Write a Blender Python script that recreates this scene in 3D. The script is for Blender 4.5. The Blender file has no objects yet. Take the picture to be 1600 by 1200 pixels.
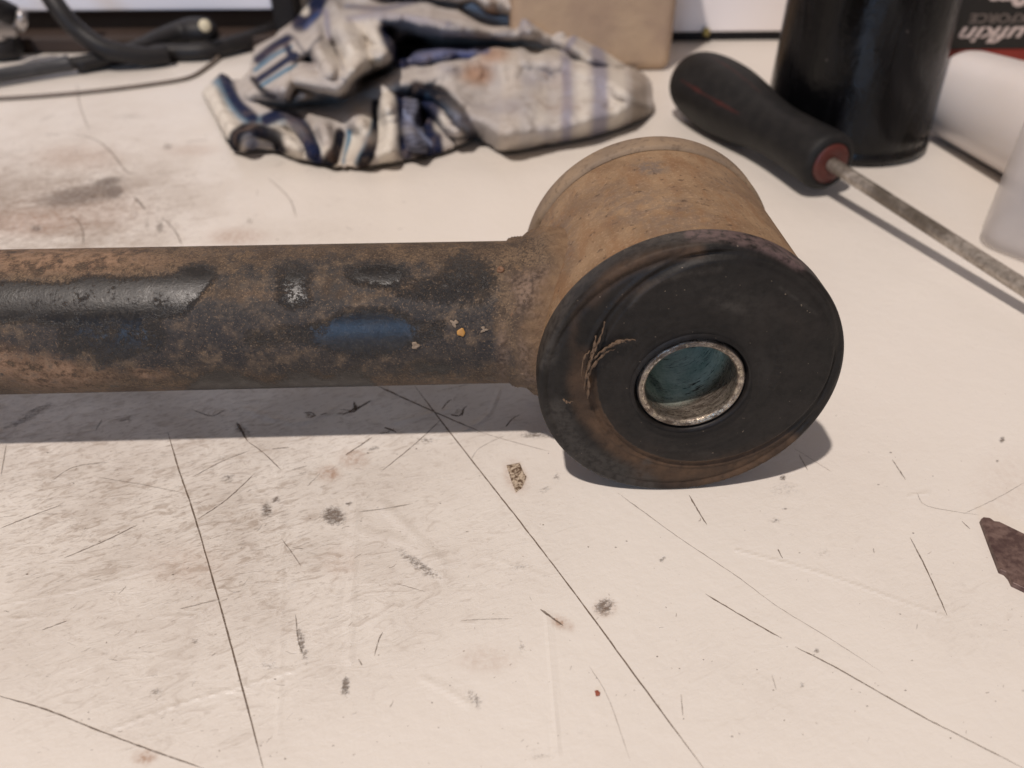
import bpy, math, random
import numpy as np
from mathutils import Matrix, Vector
random.seed(4); rng = np.random.default_rng(7)
scene = bpy.context.scene

# ------------------------------------------------------------------ camera
CF, CX, CY, CZ, YAW, PIT, ROL = 1216.2781, -0.03969, -0.12077, 0.12219, 0.03856, 0.64941, 0.00059
def _cam():
    F = np.array([math.sin(YAW)*math.cos(PIT), math.cos(YAW)*math.cos(PIT), -math.sin(PIT)])
    Rt = np.array([math.cos(YAW), -math.sin(YAW), 0.0]); U = np.cross(Rt, F)
    return F, math.cos(ROL)*Rt+math.sin(ROL)*U, -math.sin(ROL)*Rt+math.cos(ROL)*U
FW, RT, UP = _cam(); CP = np.array([CX, CY, CZ])
cd = bpy.data.cameras.new('camera'); co = bpy.data.objects.new('camera', cd)
scene.collection.objects.link(co); scene.camera = co
cd.sensor_width = 36; cd.lens = 36*CF/1600; cd.clip_start = 0.005; cd.clip_end = 50
M = Matrix(((RT[0], UP[0], -FW[0], CP[0]), (RT[1], UP[1], -FW[1], CP[1]), (RT[2], UP[2], -FW[2], CP[2]), (0, 0, 0, 1)))
co.matrix_world = M
cd.dof.use_dof = True; cd.dof.focus_distance = 0.155; cd.dof.aperture_fstop = 16.0; cd.dof.aperture_blades = 0

# ------------------------------------------------------------------ light
world = bpy.data.worlds.new('World'); scene.world = world; world.use_nodes = True
bg = world.node_tree.nodes['Background']; bg.inputs[0].default_value = (0.185, 0.156, 0.146, 1); bg.inputs[1].default_value = 1.0
def area_lamp(name, loc, target, size, power, col, sy=None, shape='DISK'):
    l = bpy.data.lights.new(name, 'AREA'); l.shape = shape; l.size = size
    if sy: l.size_y = sy
    l.energy = power; l.color = col
    o = bpy.data.objects.new(name, l); scene.collection.objects.link(o)
    o.location = loc
    o.rotation_euler = (Vector(target)-Vector(loc)).to_track_quat('-Z', 'Y').to_euler()
LD = Vector((-0.30, -0.36, 1.0))
area_lamp('ceiling_lamp', LD*1.75, (0, 0.05, 0), 0.055, 35.5, (1.0, 0.90, 0.83))
area_lamp('window_light', (-0.50, -1.75, 0.42), (0, 0, 0.03), 0.55, 7.5, (0.34, 0.60, 1.0), 0.20, 'RECTANGLE')
scene.view_settings.view_transform = 'Standard'; scene.view_settings.look = 'None'
scene.view_settings.exposure = 0; scene.view_settings.gamma = 1
scene.render.resolution_x = 1024; scene.render.resolution_y = 768

# ------------------------------------------------------------------ helpers
def G(px, py, z=0.0, y=None):
    """the point of the place seen at that spot of the photograph, on height z (or on the upright plane y)"""
    d = FW+RT*(px-800)/CF+UP*(600-py)/CF
    k = (y-CP[1])/d[1] if y is not None else (z-CP[2])/d[2]
    return CP+k*d
def proj(P):
    d = P-CP; z = np.maximum(d@FW, 1e-4)
    return 800+CF*(d@RT)/z, 600-CF*(d@UP)/z
def s(*c):
    v = [((x/255+0.055)/1.055)**2.4 if x/255 > 0.04045 else x/255/12.92 for x in c]
    return (v[0], v[1], v[2], 1)
def catmull(pts, n=8):
    p = np.array(pts, float)
    if len(p) < 3: 
        t = np.linspace(0, 1, n+1)[:, None]; return p[0]*(1-t)+p[-1]*t
    q = np.vstack([2*p[0]-p[1], p, 2*p[-1]-p[-2]]); out = []
    for i in range(1, len(q)-2):
        for k in range(n):
            t = k/n
            out.append(0.5*((2*q[i])+(-q[i-1]+q[i+1])*t+(2*q[i-1]-5*q[i]+4*q[i+1]-q[i+2])*t*t+(-q[i-1]+3*q[i]-3*q[i+1]+q[i+2])*t**3))
    out.append(p[-1]); return np.array(out)
def smooth(e0, e1, x):
    t = np.clip((x-e0)/(e1-e0), 0, 1); return t*t*(3-2*t)
def link(name, me, mat, parent=None, sm=True):
    o = bpy.data.objects.new(name, me); scene.collection.objects.link(o)
    if mat: me.materials.append(mat)
    if parent: o.parent = parent
    if sm: me.shade_smooth()
    return o
def thing(name, label, cat, loc=(0, 0, 0)):
    o = bpy.data.objects.new(name, None); scene.collection.objects.link(o); o.empty_display_size = 0.01
    o.location = loc; o['label'] = label; o['category'] = cat; return o
def tag(o, label=None, cat=None, kind=None):
    if label: o['label'] = label
    if cat: o['category'] = cat
    if kind: o['kind'] = kind
    return o
def adopt(child, root):
    child.parent = root; child.matrix_parent_inverse = Matrix.Translation(root.location).inverted()
def mesh(name, V, Fc):
    me = bpy.data.meshes.new(name); me.from_pydata([tuple(v) for v in V], [], [tuple(f) for f in Fc]); me.update(); return me
def gridmesh(name, P, wrap_u=False, wrap_v=False, flip=False):
    n, m = P.shape[:2]
    i = np.arange(n if wrap_u else n-1); j = np.arange(m if wrap_v else m-1)
    I, J = np.meshgrid(i, j, indexing='ij'); I2 = (I+1) % n; J2 = (J+1) % m
    q = np.stack([I*m+J, I2*m+J, I2*m+J2, I*m+J2], -1).reshape(-1, 4)
    if flip: q = q[:, ::-1]
    me = bpy.data.meshes.new(name); V = P.reshape(-1, 3)
    me.vertices.add(len(V)); me.vertices.foreach_set('co', V.astype(np.float32).ravel())
    me.loops.add(q.size); me.loops.foreach_set('vertex_index', np.ascontiguousarray(q).astype(np.int32).ravel())
    me.polygons.add(len(q)); me.polygons.foreach_set('loop_start', np.arange(0, q.size, 4, dtype=np.int32))
    me.polygons.foreach_set('loop_total', np.full(len(q), 4, np.int32))
    me.update(calc_edges=True); me.validate(); return me
def attr(me, name, val):
    a = me.attributes.new(name, 'FLOAT', 'POINT'); a.data.foreach_set('value', np.asarray(val, np.float32).ravel())
def attrc(me, name, val):
    a = me.attributes.new(name, 'FLOAT_COLOR', 'POINT'); v = np.ones((len(val), 4), np.float32); v[:, :3] = val
    a.data.foreach_set('color', v.ravel())
def sweep(path, rad, n=20, cap=True, squash=1.0):
    """tube along a path; rad scalar or one radius per point"""
    p = np.array(path, float); k = len(p); rad = np.full(k, rad) if np.isscalar(rad) else np.asarray(rad, float)
    T = np.gradient(p, axis=0); T /= np.linalg.norm(T, axis=1)[:, None]
    up = np.array([0, 0, 1.0]); 
    if abs(T[0]@up) > 0.95: up = np.array([1.0, 0, 0])
    a = np.cross(T[0], up); a /= np.linalg.norm(a); R = []
    th = np.linspace(0, 2*math.pi, n, endpoint=False)
    for i in range(k):
        a = a-T[i]*(a@T[i]); a /= np.linalg.norm(a); b = np.cross(a, T[i])
        R.append(p[i]+rad[i]*(np.cos(th)[:, None]*a+squash*np.sin(th)[:, None]*b))
    R = np.array(R)
    if cap: R = np.concatenate([p[:1, None]+R[:1]*0, R, p[-1:, None]+R[-1:]*0])
    return R
def lathe(path_fn, prof, n=64):
    return None
# --- soft masks drawn as polygons and strokes, looked up once per vertex
class Canvas:
    S = 2
    def __init__(c, x0=-100, y0=-100, x1=1700, y1=1300, base=0.0):
        c.x0, c.y0 = x0, y0; c.w = (x1-x0)//c.S; c.h = (y1-y0)//c.S; c.a = np.full((c.h, c.w), base, float)
        c.Y, c.X = np.mgrid[0:c.h, 0:c.w]; c.X = c.X*c.S+x0; c.Y = c.Y*c.S+y0
    def blur(c, m, r):
        r = int(r/c.S)
        if r < 1: return m
        for _ in range(2):
            for ax in (0, 1):
                pad = [(0, 0), (0, 0)]; pad[ax] = (r+1, r); q = np.cumsum(np.pad(m, pad, mode='edge'), axis=ax)
                m = (q[2*r+1:, :]-q[:-2*r-1, :])/(2*r+1) if ax == 0 else (q[:, 2*r+1:]-q[:, :-2*r-1])/(2*r+1)
        return m
    def put(c, m, v): c.a = c.a*(1-m)+v*m
    def poly(c, pts, v=1.0, soft=4, k=1.0):
        m = np.zeros((c.h, c.w), bool); n = len(pts)
        for i in range(n):
            x0, y0 = pts[i]; x1, y1 = pts[(i+1) % n]
            if y0 == y1: continue
            cr = ((c.Y >= min(y0, y1)) & (c.Y < max(y0, y1)) & (c.X < x0+(c.Y-y0)*(x1-x0)/(y1-y0))); m ^= cr
        c.put(c.blur(m.astype(float), soft)*k, v)
    def stroke(c, pts, w, v=1.0, soft=4, k=1.0, n=8):
        d = c.dist(catmull(pts, n)); c.put((1-smooth(w/2-soft/2, w/2+soft/2, d))*k, v)
    def dist(c, q):
        d = np.full((c.h, c.w), 1e9)
        for a, b in zip(q[:-1], q[1:]):
            ab = b-a; L = ab@ab+1e-9; t = np.clip(((c.X-a[0])*ab[0]+(c.Y-a[1])*ab[1])/L, 0, 1)
            d = np.minimum(d, np.hypot(c.X-a[0]-t*ab[0], c.Y-a[1]-t*ab[1]))
        return d
    def ell(c, x, y, rx, ry, v=1.0, k=1.0, rot=0.0, e=0.5):
        ca, sa = math.cos(rot), math.sin(rot); X = (c.X-x)*ca+(c.Y-y)*sa; Y = -(c.X-x)*sa+(c.Y-y)*ca
        c.put((1-smooth(1-e, 1+e, np.hypot(X/rx, Y/ry)))*k, v)
    def get(c, x, y):
        fx = np.clip((np.asarray(x)-c.x0)/c.S, 0, c.w-1.001); fy = np.clip((np.asarray(y)-c.y0)/c.S, 0, c.h-1.001)
        i = fx.astype(int); j = fy.astype(int); u = fx-i; v = fy-j; a = c.a
        return (a[j, i]*(1-u)+a[j, i+1]*u)*(1-v)+(a[j+1, i]*(1-u)+a[j+1, i+1]*u)*v
# --- materials
class Mat:
    def __init__(m, name, rough=0.5, col=(0.5, 0.5, 0.5, 1), metal=0, spec=0.5):
        m.m = bpy.data.materials.new(name); m.m.use_nodes = True; m.t = m.m.node_tree; m.N = m.t.nodes
        m.b = m.N['Principled BSDF']; m.b.inputs['Roughness'].default_value = rough
        m.b.inputs['Base Color'].default_value = col; m.b.inputs['Metallic'].default_value = metal
        m.b.inputs['Specular IOR Level'].default_value = spec
        m.tc = m.N.new('ShaderNodeTexCoord')
    def L(m, a, b): m.t.links.new(a, b)
    def inp(m, sock, v):
        if hasattr(v, 'is_linked'): m.L(v, sock)
        else: sock.default_value = v
    def mapping(m, scale=(1, 1, 1), rot=(0, 0, 0)):
        n = m.N.new('ShaderNodeMapping'); n.inputs['Scale'].default_value = scale; n.inputs['Rotation'].default_value = rot
        m.L(m.tc.outputs['Object'], n.inputs['Vector']); return n.outputs[0]
    def grain(m, ang, scale):
        a = m.mapping((1, 1, 1), (0, 0, -ang)); n = m.N.new('ShaderNodeMapping'); n.inputs['Scale'].default_value = scale; m.L(a, n.inputs['Vector']); return n.outputs[0]
    def noise(m, scale, det=4, rough=0.55, vec=None, dist=0.0):
        n = m.N.new('ShaderNodeTexNoise'); n.inputs['Scale'].default_value = scale; n.inputs['Detail'].default_value = det
        n.inputs['Roughness'].default_value = rough; n.inputs['Distortion'].default_value = dist
        m.L(vec if vec is not None else m.tc.outputs['Object'], n.inputs['Vector']); return n.outputs['Fac']
    def vor(m, scale, vec=None, feat='F1', out='Distance'):
        n = m.N.new('ShaderNodeTexVoronoi'); n.feature = feat; n.inputs['Scale'].default_value = scale
        m.L(vec if vec is not None else m.tc.outputs['Object'], n.inputs['Vector']); return n.outputs[out]
    def math(m, op, a, b=0.0, clamp=False):
        n = m.N.new('ShaderNodeMath'); n.operation = op; n.use_clamp = clamp
        m.inp(n.inputs[0], a); m.inp(n.inputs[1], b); return n.outputs[0]
    def step(m, v, e0, e1, t0=0.0, t1=1.0):
        n = m.N.new('ShaderNodeMapRange'); n.interpolation_type = 'SMOOTHSTEP'
        m.inp(n.inputs['Value'], v)
        for k, q in zip(('From Min', 'From Max', 'To Min', 'To Max'), (e0, e1, t0, t1)): n.inputs[k].default_value = q
        return n.outputs[0]
    def mix(m, f, a, b):
        n = m.N.new('ShaderNodeMix'); n.data_type = 'RGBA'
        m.inp(n.inputs[0], f); m.inp(n.inputs[6], a); m.inp(n.inputs[7], b); return n.outputs[2]
    def at(m, name, col=False):
        n = m.N.new('ShaderNodeAttribute'); n.attribute_name = name; return n.outputs['Color' if col else 'Fac']
    def bump(m, h, dist=0.0002, strength=1.0):
        n = m.N.new('ShaderNodeBump'); n.inputs['Distance'].default_value = dist; n.inputs['Strength'].default_value = strength
        m.L(h, n.inputs['Height']); m.L(n.outputs[0], m.b.inputs['Normal']); return n
    def set(m, **k):
        for a, v in k.items():
            m.inp(m.b.inputs[{'col': 'Base Color', 'rough': 'Roughness', 'metal': 'Metallic', 'spec': 'Specular IOR Level', 'alpha': 'Alpha'}[a]], v)
        return m.m

# ================================================================== WORK BENCH
xs = np.concatenate([[-1.2, -0.7, -0.45], np.arange(-0.30, -0.165, 0.0015), np.arange(-0.165, 0.09, 0.00065), np.arange(0.09, 0.24, 0.0015), [0.4, 0.7, 1.2]])
ys = np.concatenate([[-0.6, -0.3, -0.12], np.arange(-0.085, 0.03, 0.00065), np.arange(0.03, 0.30, 0.0012), np.arange(0.30, 0.43, 0.003), [0.5, 0.9]])
XX, YY = np.meshgrid(xs, ys, indexing='ij')
me = gridmesh('worktop', np.stack([XX, YY, XX*0], -1))
px, py = proj(np.stack([XX, YY, XX*0], -1).reshape(-1, 3)); inb = (YY.ravel() > -0.11)
gr = Canvas()     # general grime: more to the left and in the middle
gr.ell(80, 320, 230, 110, 1.0, 0.95, 0, 0.7); gr.ell(180, 800, 420, 260, 0.7, 0.9, 0.2, 0.8); gr.ell(150, 650, 600, 70, 0.6, 0.7, 0, .6)
gr.ell(420, 830, 90, 130, 0.75, 0.6, 0.3, 0.7); gr.ell(540, 930, 160, 90, 0.5, 0.6, 0, 0.8); gr.ell(770, 850, 120, 110, 0.35, 0.7, 0, .8)
gr.ell(250, 1110, 160, 60, 0.5, 0.5, 0.3, .8); gr.ell(560, 740, 160, 60, .5, .6, 0, .8); gr.ell(1500, 960, 120, 70, .22, .8, .2, .8)
gr.ell(1320, 800, 200, 120, .12, .8, .3, .8); gr.ell(450, 370, 120, 30, .4, .7, 0, .8); gr.ell(130, 200, 200, 60, .35, .7, 0, .8)
gr.ell(700, 640, 200, 50, .5, .7, 0, .6); gr.ell(100, 1000, 300, 120, .3, .6, 0, .8); gr.ell(1180, 1060, 160, 100, .18, .7, 0, .8)
sm = Canvas()     # smudges with a place of their own
for x, y, rx, ry, k, r in [(522, 806, 15, 11, .95, .3), (417, 797, 7, 10, .8, 0), (432, 781, 5, 4, .9, 0), (357, 746, 8, 6, .6, 0), (545, 786, 3, 3, 1, 0),
    (540, 1072, 5, 13, .95, 0), (305, 1001, 5, 3, .7, 0), (304, 1068, 4, 4, .6, 0), (243, 1082, 9, 6, .55, 0), (472, 1005, 5, 24, .7, -.25),
    (945, 947, 13, 11, .75, -.4), (742, 1092, 14, 7, .55, .9), (656, 883, 34, 7, .6, .6), (1286, 865, 12, 8, .3, 0), (170, 283, 16, 5, .9, -.2), (178, 300, 9, 7, .95, 0),
    (130, 302, 60, 14, .55, -.15), (110, 312, 50, 12, .4, -.1), (57, 357, 8, 5, .8, 0), (250, 355, 5, 9, .7, 0), (230, 350, 4, 10, .5, 0), (390, 345, 6, 5, .5, 0),
    (262, 229, 7, 5, .6, 0), (205, 182, 22, 4, .4, 0), (870, 745, 4, 9, .5, .3), (852, 765, 10, 4, .45, -.4), (665, 688, 14, 4, .6, 0), (835, 680, 18, 4, .7, 0),
    (812, 886, 14, 5, .4, 0), (1224, 746, 4, 2.5, 1, .2), (1225, 765, 22, 12, .3, 0), (1566, 687, 3, 3.5, 1, 0), (1558, 719, 2, 2, .9, 0), (1226, 795, 3, 2, .9, 0), (1212, 813, 6, 3, .7, 0),
    (1276, 1016, 3, 3, .9, 0), (1254, 1069, 3.2, 3.2, .9, 0), (1035, 873, 3, 5, .8, .5), (1262, 1112, 2, 2, .8, 0), (1236, 835, 3, 2, .5, 0), (815, 1009, 5, 12, .4, 0),
    (555, 637, 6, 4, .9, -.3), (485, 648, 6, 2.5, .7, .2), (715, 643, 6, 3, .7, -.3), (380, 672, 14, 6, .7, .6), (585, 700, 10, 3, .6, -.3),
    (420, 1040, 14, 8, .4, 0), (905, 1145, 30, 5, .2, 0), (1600, 1080, 3, 3, .7, 0), (848, 1178, 20, 9, .3, 0), (350, 715, 10, 5, .4, 0), (60, 640, 24, 5, .6, -.4), (30, 660, 26, 4, .6, -.4), (195, 655, 12, 4, .6, 0), (120, 690, 12, 3, .5, 0)]:
    sm.ell(x, y, rx*1.15, ry*1.15, 1, k*.85, r, 0.95)
org = Canvas()    # rusty stains
for x, y, rx, ry, k, r in [(515, 740, 16, 11, .6, 0), (553, 716, 20, 14, .45, 0), (227, 1183, 15, 9, .85, 0), (806, 745, 14, 22, .55, -.35), (878, 974, 16, 7, .75, .45), (945, 950, 15, 12, .45, 0),
    (120, 245, 60, 18, .35, 0), (40, 350, 60, 18, .5, 0), (130, 330, 90, 30, .3, 0), (370, 370, 40, 12, .45, 0), (530, 880, 30, 20, .2, 0), (290, 885, 60, 30, .2, 0), (760, 1030, 40, 20, .2, 0), (300, 235, 40, 8, .3, 0), (1580, 760, 50, 50, .12, 0)]:
    org.ell(x, y, rx, ry, 1, k, r, 0.7)
rl = Canvas()     # raised ridges (dried drips, healed scratches)
for pts, w, k in [([(175, 1140), (280, 1100), (380, 1072), (465, 1045)], 5, .6), ([(555, 780), (550, 900), (545, 1030)], 12, .7), ([(545, 850), (520, 960), (470, 1040)], 9, .3),
    ([(1150, 860), (1280, 895), (1480, 965)], 4, .5), ([(600, 790), (690, 880)], 14, .8), ([(560, 830), (640, 850), (690, 900)], 12, .6), ([(0, 945), (130, 920), (230, 890)], 5, .5),
    ([(0, 970), (60, 962)], 5, .5), ([(660, 1060), (700, 1080), (730, 1100)], 10, .5), ([(855, 960), (865, 1080), (870, 1180)], 8, .5), ([(930, 690), (870, 650)], 8, .5),
    ([(350, 940), (300, 960), (250, 965)], 5, .4), ([(760, 870), (850, 900)], 6, .3), ([(710, 680), (760, 650), (780, 610)], 6, .9), ([(620, 660), (700, 640)], 6, .6), ([(380, 640), (460, 660), (520, 640)], 7, .7),
    ([(1450, 770), (1420, 775)], 5, .7), ([(430, 700), (440, 900), (435, 1150)], 6, .35)]:
    rl.stroke(pts, w, 1, w, k)
attr(me, 'grime', np.where(inb, gr.get(px, py), 0)); attr(me, 'smudge', np.where(inb, sm.get(px, py), 0))
attr(me, 'stain', np.where(inb, org.get(px, py), 0)); attr(me, 'ridge', np.where(inb, rl.get(px, py), 0))
m = Mat('worktop_paint', 0.42)
base = m.mix(m.noise(9, 3), s(216, 208, 199), s(226, 219, 210))
mp = m.grain(0.42, (520, 1500, 800)); streak = m.noise(1.0, 5, 0.62, mp)
mp2 = m.grain(0.36, (170, 400, 300)); streak2 = m.noise(1.0, 6, 0.65, mp2, 1.5)
g = m.at('grime')
cl = m.noise(38, 5, 0.6)
gm = m.math('MULTIPLY', g, m.step(cl, 0.32, 0.70))
base = m.mix(m.math('MULTIPLY', gm, 0.75), base, s(156, 141, 128))
f1 = m.math('MULTIPLY', m.step(m.math('ADD', streak, m.math('MULTIPLY', g, 0.10)), 0.57, 0.74), m.math('MULTIPLY', g, 0.62, True))
f2 = m.math('MULTIPLY', m.step(m.math('ADD', streak2, m.math('MULTIPLY', g, 0.12)), 0.55, 0.74), m.math('MULTIPLY', g, 0.8, True))
base = m.mix(f2, base, s(146, 127, 110)); base = m.mix(f1, base, s(116, 98, 83))
fine = m.noise(2400, 3, 0.6); spk = m.step(m.noise(1100, 2, 0.5), 0.72, 0.78)
base = m.mix(m.math('MULTIPLY', spk, 0.45), base, s(120, 100, 84))
st = m.math('MULTIPLY', m.at('stain'), m.step(m.noise(700, 4, 0.6), 0.38, 0.62, 0.35, 1.0))
base = m.mix(st, base, s(148, 102, 66))
sgn_ = m.math('ADD', m.math('MULTIPLY', m.noise(1300, 4, 0.75), .65), m.math('MULTIPLY', streak, .55)); sg = m.math('MULTIPLY', m.step(m.at('smudge'), 0, .6), m.step(m.math('ADD', sgn_, m.math('MULTIPLY', m.at('smudge'), 0.30)), 0.64, 0.86))
base = m.mix(m.math('MULTIPLY', sg, .8), base, s(92, 74, 60))
h = m.math('ADD', m.math('MULTIPLY', m.at('ridge'), 1.0), m.math('MULTIPLY', cl, 1.2))
h = m.math('ADD', h, m.math('MULTIPLY', streak2, m.math('ADD', m.math('MULTIPLY', g, 1.6), 0.25)))
h = m.math('ADD', h, m.math('MULTIPLY', m.noise(240, 5, 0.6), 0.6))
h = m.math('SUBTRACT', h, m.math('MULTIPLY', sg, 0.8)); m.bump(h, 0.00035, 0.8)
m.set(col=base, rough=m.step(cl, 0.3, 0.7, 0.30, 0.48))
bench = tag(link('worktop', me, m.m), kind='structure')

# scratches and scored lines in the worktop
SV, SF, SA = [], [], []
def mark(pts, w0, k=1.0, w1=None, n=10, jit=0.5, z=0.00005, taper=True):
    q = catmull(pts, n); N = len(q); w1 = w0 if w1 is None else w1
    q = q+rng.normal(0, jit*0.35, q.shape)
    b = len(SV); W = np.array([G(a[0], a[1]) for a in q]); T = np.gradient(W, axis=0); T /= np.linalg.norm(T, axis=1)[:, None]
    Nn = np.stack([-T[:, 1], T[:, 0], 0*T[:, 0]], -1)
    for i in range(N):
        t = i/(N-1); dep = (W[i]-CP)@FW; w = (w0*(1-t)+w1*t)*dep/CF*0.5*(rng.uniform(0.75, 1.25))
        if taper: w *= min(1, 0.2+6*t, 0.2+6*(1-t))
        for sgn in (-1, 1):
            SV.append(W[i]+Nn[i]*w*.78*sgn+np.array([0, 0, z])); SA.append(k)
        if i: SF.append((b+2*i-2, b+2*i-1, b+2*i+1, b+2*i))
mark([(262, 675), (280, 735), (305, 810), (345, 950), (380, 1080), (414, 1210)], 2.6, 1, 3.4)
mark([(-10, 1085), (75, 1110), (150, 1140), (235, 1172), (330, 1205)], 3.2, .8)
mark([(648, 603), (687, 655), (765, 755), (820, 825), (900, 930), (1010, 1080), (1110, 1215)], 2.4, 1, 3.2)
mark([(585, 601), (670, 640), (755, 677)], 4.2, 1, 2); mark([(755, 677), (800, 690), (860, 706)], 1.5, .5)
mark([(690, 655), (645, 697), (595, 737)], 2, .75); mark([(582, 683), (560, 698), (540, 711)], 3, .7)
mark([(965, 770), (1000, 796), (1065, 843), (1150, 900), (1215, 948), (1300, 1000), (1380, 1052)], 1.8, .6, 1.2)
mark([(1102, 928), (1150, 957), (1222, 998)], 2.8, .95); mark([(1242, 1011), (1300, 1040), (1425, 1111), (1500, 1150), (1610, 1206)], 3.0, .9, 2)
mark([(1077, 774), (1090, 797), (1105, 821)], 3.5, .85, 2); mark([(1422, 840), (1450, 895), (1480, 962)], 2.6, .9)
mark([(1394, 718), (1415, 750)], 2.4, .7); mark([(1432, 770), (1450, 791), (1530, 805)], 1.4, .5); mark([(1505, 803), (1530, 792), (1570, 772), (1602, 753)], 1.6, .35)
mark([(1502, 814), (1516, 827)], 2, .7); mark([(1215, 858), (1223, 873)], 3, .7, 2)
mark([(370, 660), (387, 690)], 6, .9, 3); mark([(387, 690), (412, 708), (440, 735)], 2, .7); mark([(300, 746), (345, 722), (390, 704)], 2.4, .6)
mark([(310, 811), (355, 780), (400, 738)], 2.6, .75); mark([(425, 702), (452, 699)], 3, .6); mark([(0, 826), (50, 806), (96, 789)], 3, .65)
mark([(100, 872), (160, 847), (215, 820)], 3, .6); mark([(80, 752), (115, 730), (170, 722)], 2.4, .55); mark([(150, 745), (220, 757), (285, 770)], 2, .4)
mark([(10, 695), (2, 742)], 2.5, .5); mark([(0, 826), (-20, 832)], 2, .5); mark([(65, 985), (105, 970)], 3, .55); mark([(280, 952), (300, 947), (345, 936)], 2.2, .5)
mark([(115, 209), (150, 219), (172, 236), (196, 266), (212, 273)], 3, .5); mark([(210, 308), (228, 328)], 4, .6); mark([(253, 340), (273, 360), (285, 384)], 3, .55)
mark([(110, 335), (128, 355), (130, 385)], 3, .45); mark([(419, 278), (452, 310), (463, 340)], 3, .35); mark([(120, 130), (125, 165), (140, 205)], 3, .3); mark([(290, 222), (325, 218)], 4, .4)
mark([(60, 190), (85, 180)], 4, .35); mark([(70, 210), (95, 211)], 4, .4); mark([(0, 240), (60, 232)], 4, .3)
mark([(844, 952), (862, 965), (880, 978)], 5, .85, 3); mark([(720, 970), (750, 968), (800, 967)], 2, .4); mark([(620, 912), (665, 925)], 2, .4)
mark([(440, 842), (455, 862), (470, 884)], 2, .5); mark([(585, 1025), (592, 1000), (598, 988)], 2.5, .6); mark([(560, 1030), (566, 1040)], 3, .5); mark([(462, 960), (466, 1000), (474, 1024)], 2.5, .5)
mark([(920, 1040), (950, 1090), (985, 1190)], 1.6, .35); mark([(1064, 1085), (1067, 1118)], 2.2, .45); mark([(1206, 1055), (1213, 1078)], 2.2, .35)
mark([(1248, 710), (1262, 735)], 2, .6); mark([(1240, 700), (1300, 738)], 1.5, .4); mark([(560, 800), (600, 795), (645, 787)], 3, .4); mark([(735, 720), (750, 700), (790, 680)], 1.5, .4)
mark([(480, 760), (500, 740)], 2, .4); mark([(455, 735), (480, 728)], 3, .4); mark([(300, 640), (330, 650), (352, 640)], 3, .6); mark([(160, 655), (150, 672)], 3, .5); mark([(530, 640), (555, 640), (580, 625)], 2.4, .7); mark([(690, 610), (735, 600)], 2, .4)
for pts, w_ in [([(553, 628), (556, 641), (545, 645)], 7), ([(556, 640), (566, 634), (580, 626)], 6), ([(556, 638), (540, 646), (528, 646)], 5), ([(474, 645), (487, 645), (494, 650)], 4), ([(494, 649), (486, 652), (476, 652)], 3),
    ([(704, 648), (717, 650), (722, 644)], 5), ([(722, 650), (724, 640), (730, 634)], 5), ([(600, 668), (612, 672), (620, 676)], 5), ([(616, 670), (604, 676), (590, 678)], 3), ([(500, 648), (512, 646)], 3), ([(690, 640), (700, 628), (706, 624)], 3), ([(790, 668), (800, 655), (812, 648)], 3)]:
    mark(pts, w_, .9, w_*.5, n=5)
for i in range(150):
    if i < 95: x, y = rng.uniform(0, 620), rng.uniform(690, 1180); L = rng.uniform(3, 20); an = -0.38+rng.normal(0, .35)
    elif i < 120: x, y = rng.uniform(0, 700), rng.uniform(150, 370); L = rng.uniform(4, 18); an = rng.normal(-.1, .5)
    else: x, y = rng.uniform(700, 1590), rng.uniform(790, 1190); L = rng.uniform(3, 9); an = rng.uniform(0, 3.1)
    dx, dy = math.cos(an)*L, math.sin(an)*L
    mark([(x, y), (x+dx*.5+rng.normal(0, 1), y+dy*.5+rng.normal(0, 1)), (x+dx, y+dy)], rng.uniform(1, 2.4), rng.uniform(.15, .45), n=3)
for i in range(150):      # specks of grit ground into the paint
    x, y = (rng.uniform(0, 1600), rng.uniform(700, 1195)) if i < 110 else (rng.uniform(0, 760), rng.uniform(170, 380))
    r = rng.uniform(.7, 1.9); mark([(x-r, y), (x+r*.3, y+rng.normal(0, .6)), (x+r, y)], r*1.6, rng.uniform(.3, .8), n=2, jit=.2)
me = mesh('scratch_marks', SV, SF); attr(me, 'depth', SA)
m = Mat('scratch_dirt', 0.8)
m.set(alpha=m.math('MULTIPLY', m.at('depth'), m.step(m.noise(900, 3, 0.6), 0.25, 0.6, 0.35, 0.9)), col=m.mix(m.noise(300), s(88, 74, 62), s(118, 100, 84)))
tag(link('scratch_marks', me, m.m, bench, False), kind='stuff')

# ================================================================== SUSPENSION ARM
RF, LB, TF, RS, RTB, RI, RH, PROT, TB = 0.0300, 0.0538, 0.0061, 0.0292, 0.01572, 0.0106, 0.00898, 0.0013, 0.0064
arm = thing('suspension_arm', 'rusty tubular steel suspension arm with black rubber bushing lying across the white worktop', 'car part')
th = np.linspace(0, 2*math.pi, 256, endpoint=False)
# --- tube
xt = np.concatenate([np.arange(-0.26, -0.17, 0.002), np.arange(-0.17, -0.010, 0.0006)]); tt = np.linspace(0, 2*math.pi, 260, endpoint=False)
XT, TT = np.meshgrid(xt, tt, indexing='ij')
dS = (-np.sqrt(RS**2-(RTB*np.sin(TT))**2))-XT
r = RTB+0.0024*np.exp(-np.clip(dS, 0, 1)**2/0.0042**2)
wob = 0.0006*np.sin(TT*5+1)+0.0004*np.sin(TT*11)
wb2 = wob+.0012*np.exp(-((TT-2.6)/.25)**2)-.0008*np.exp(-((TT-3.1)/.3)**2); r = r+0.00055*(1-smooth(0.0072, 0.0080, dS+wb2))+0.0005*np.exp(-((dS+wob*1.3-0.0028)/0.0010)**2)*(1+.5*np.sin(TT*34+2*np.sin(TT*5)))+.0004*np.exp(-((dS+wb2-.0074)/.0005)**2)
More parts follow.
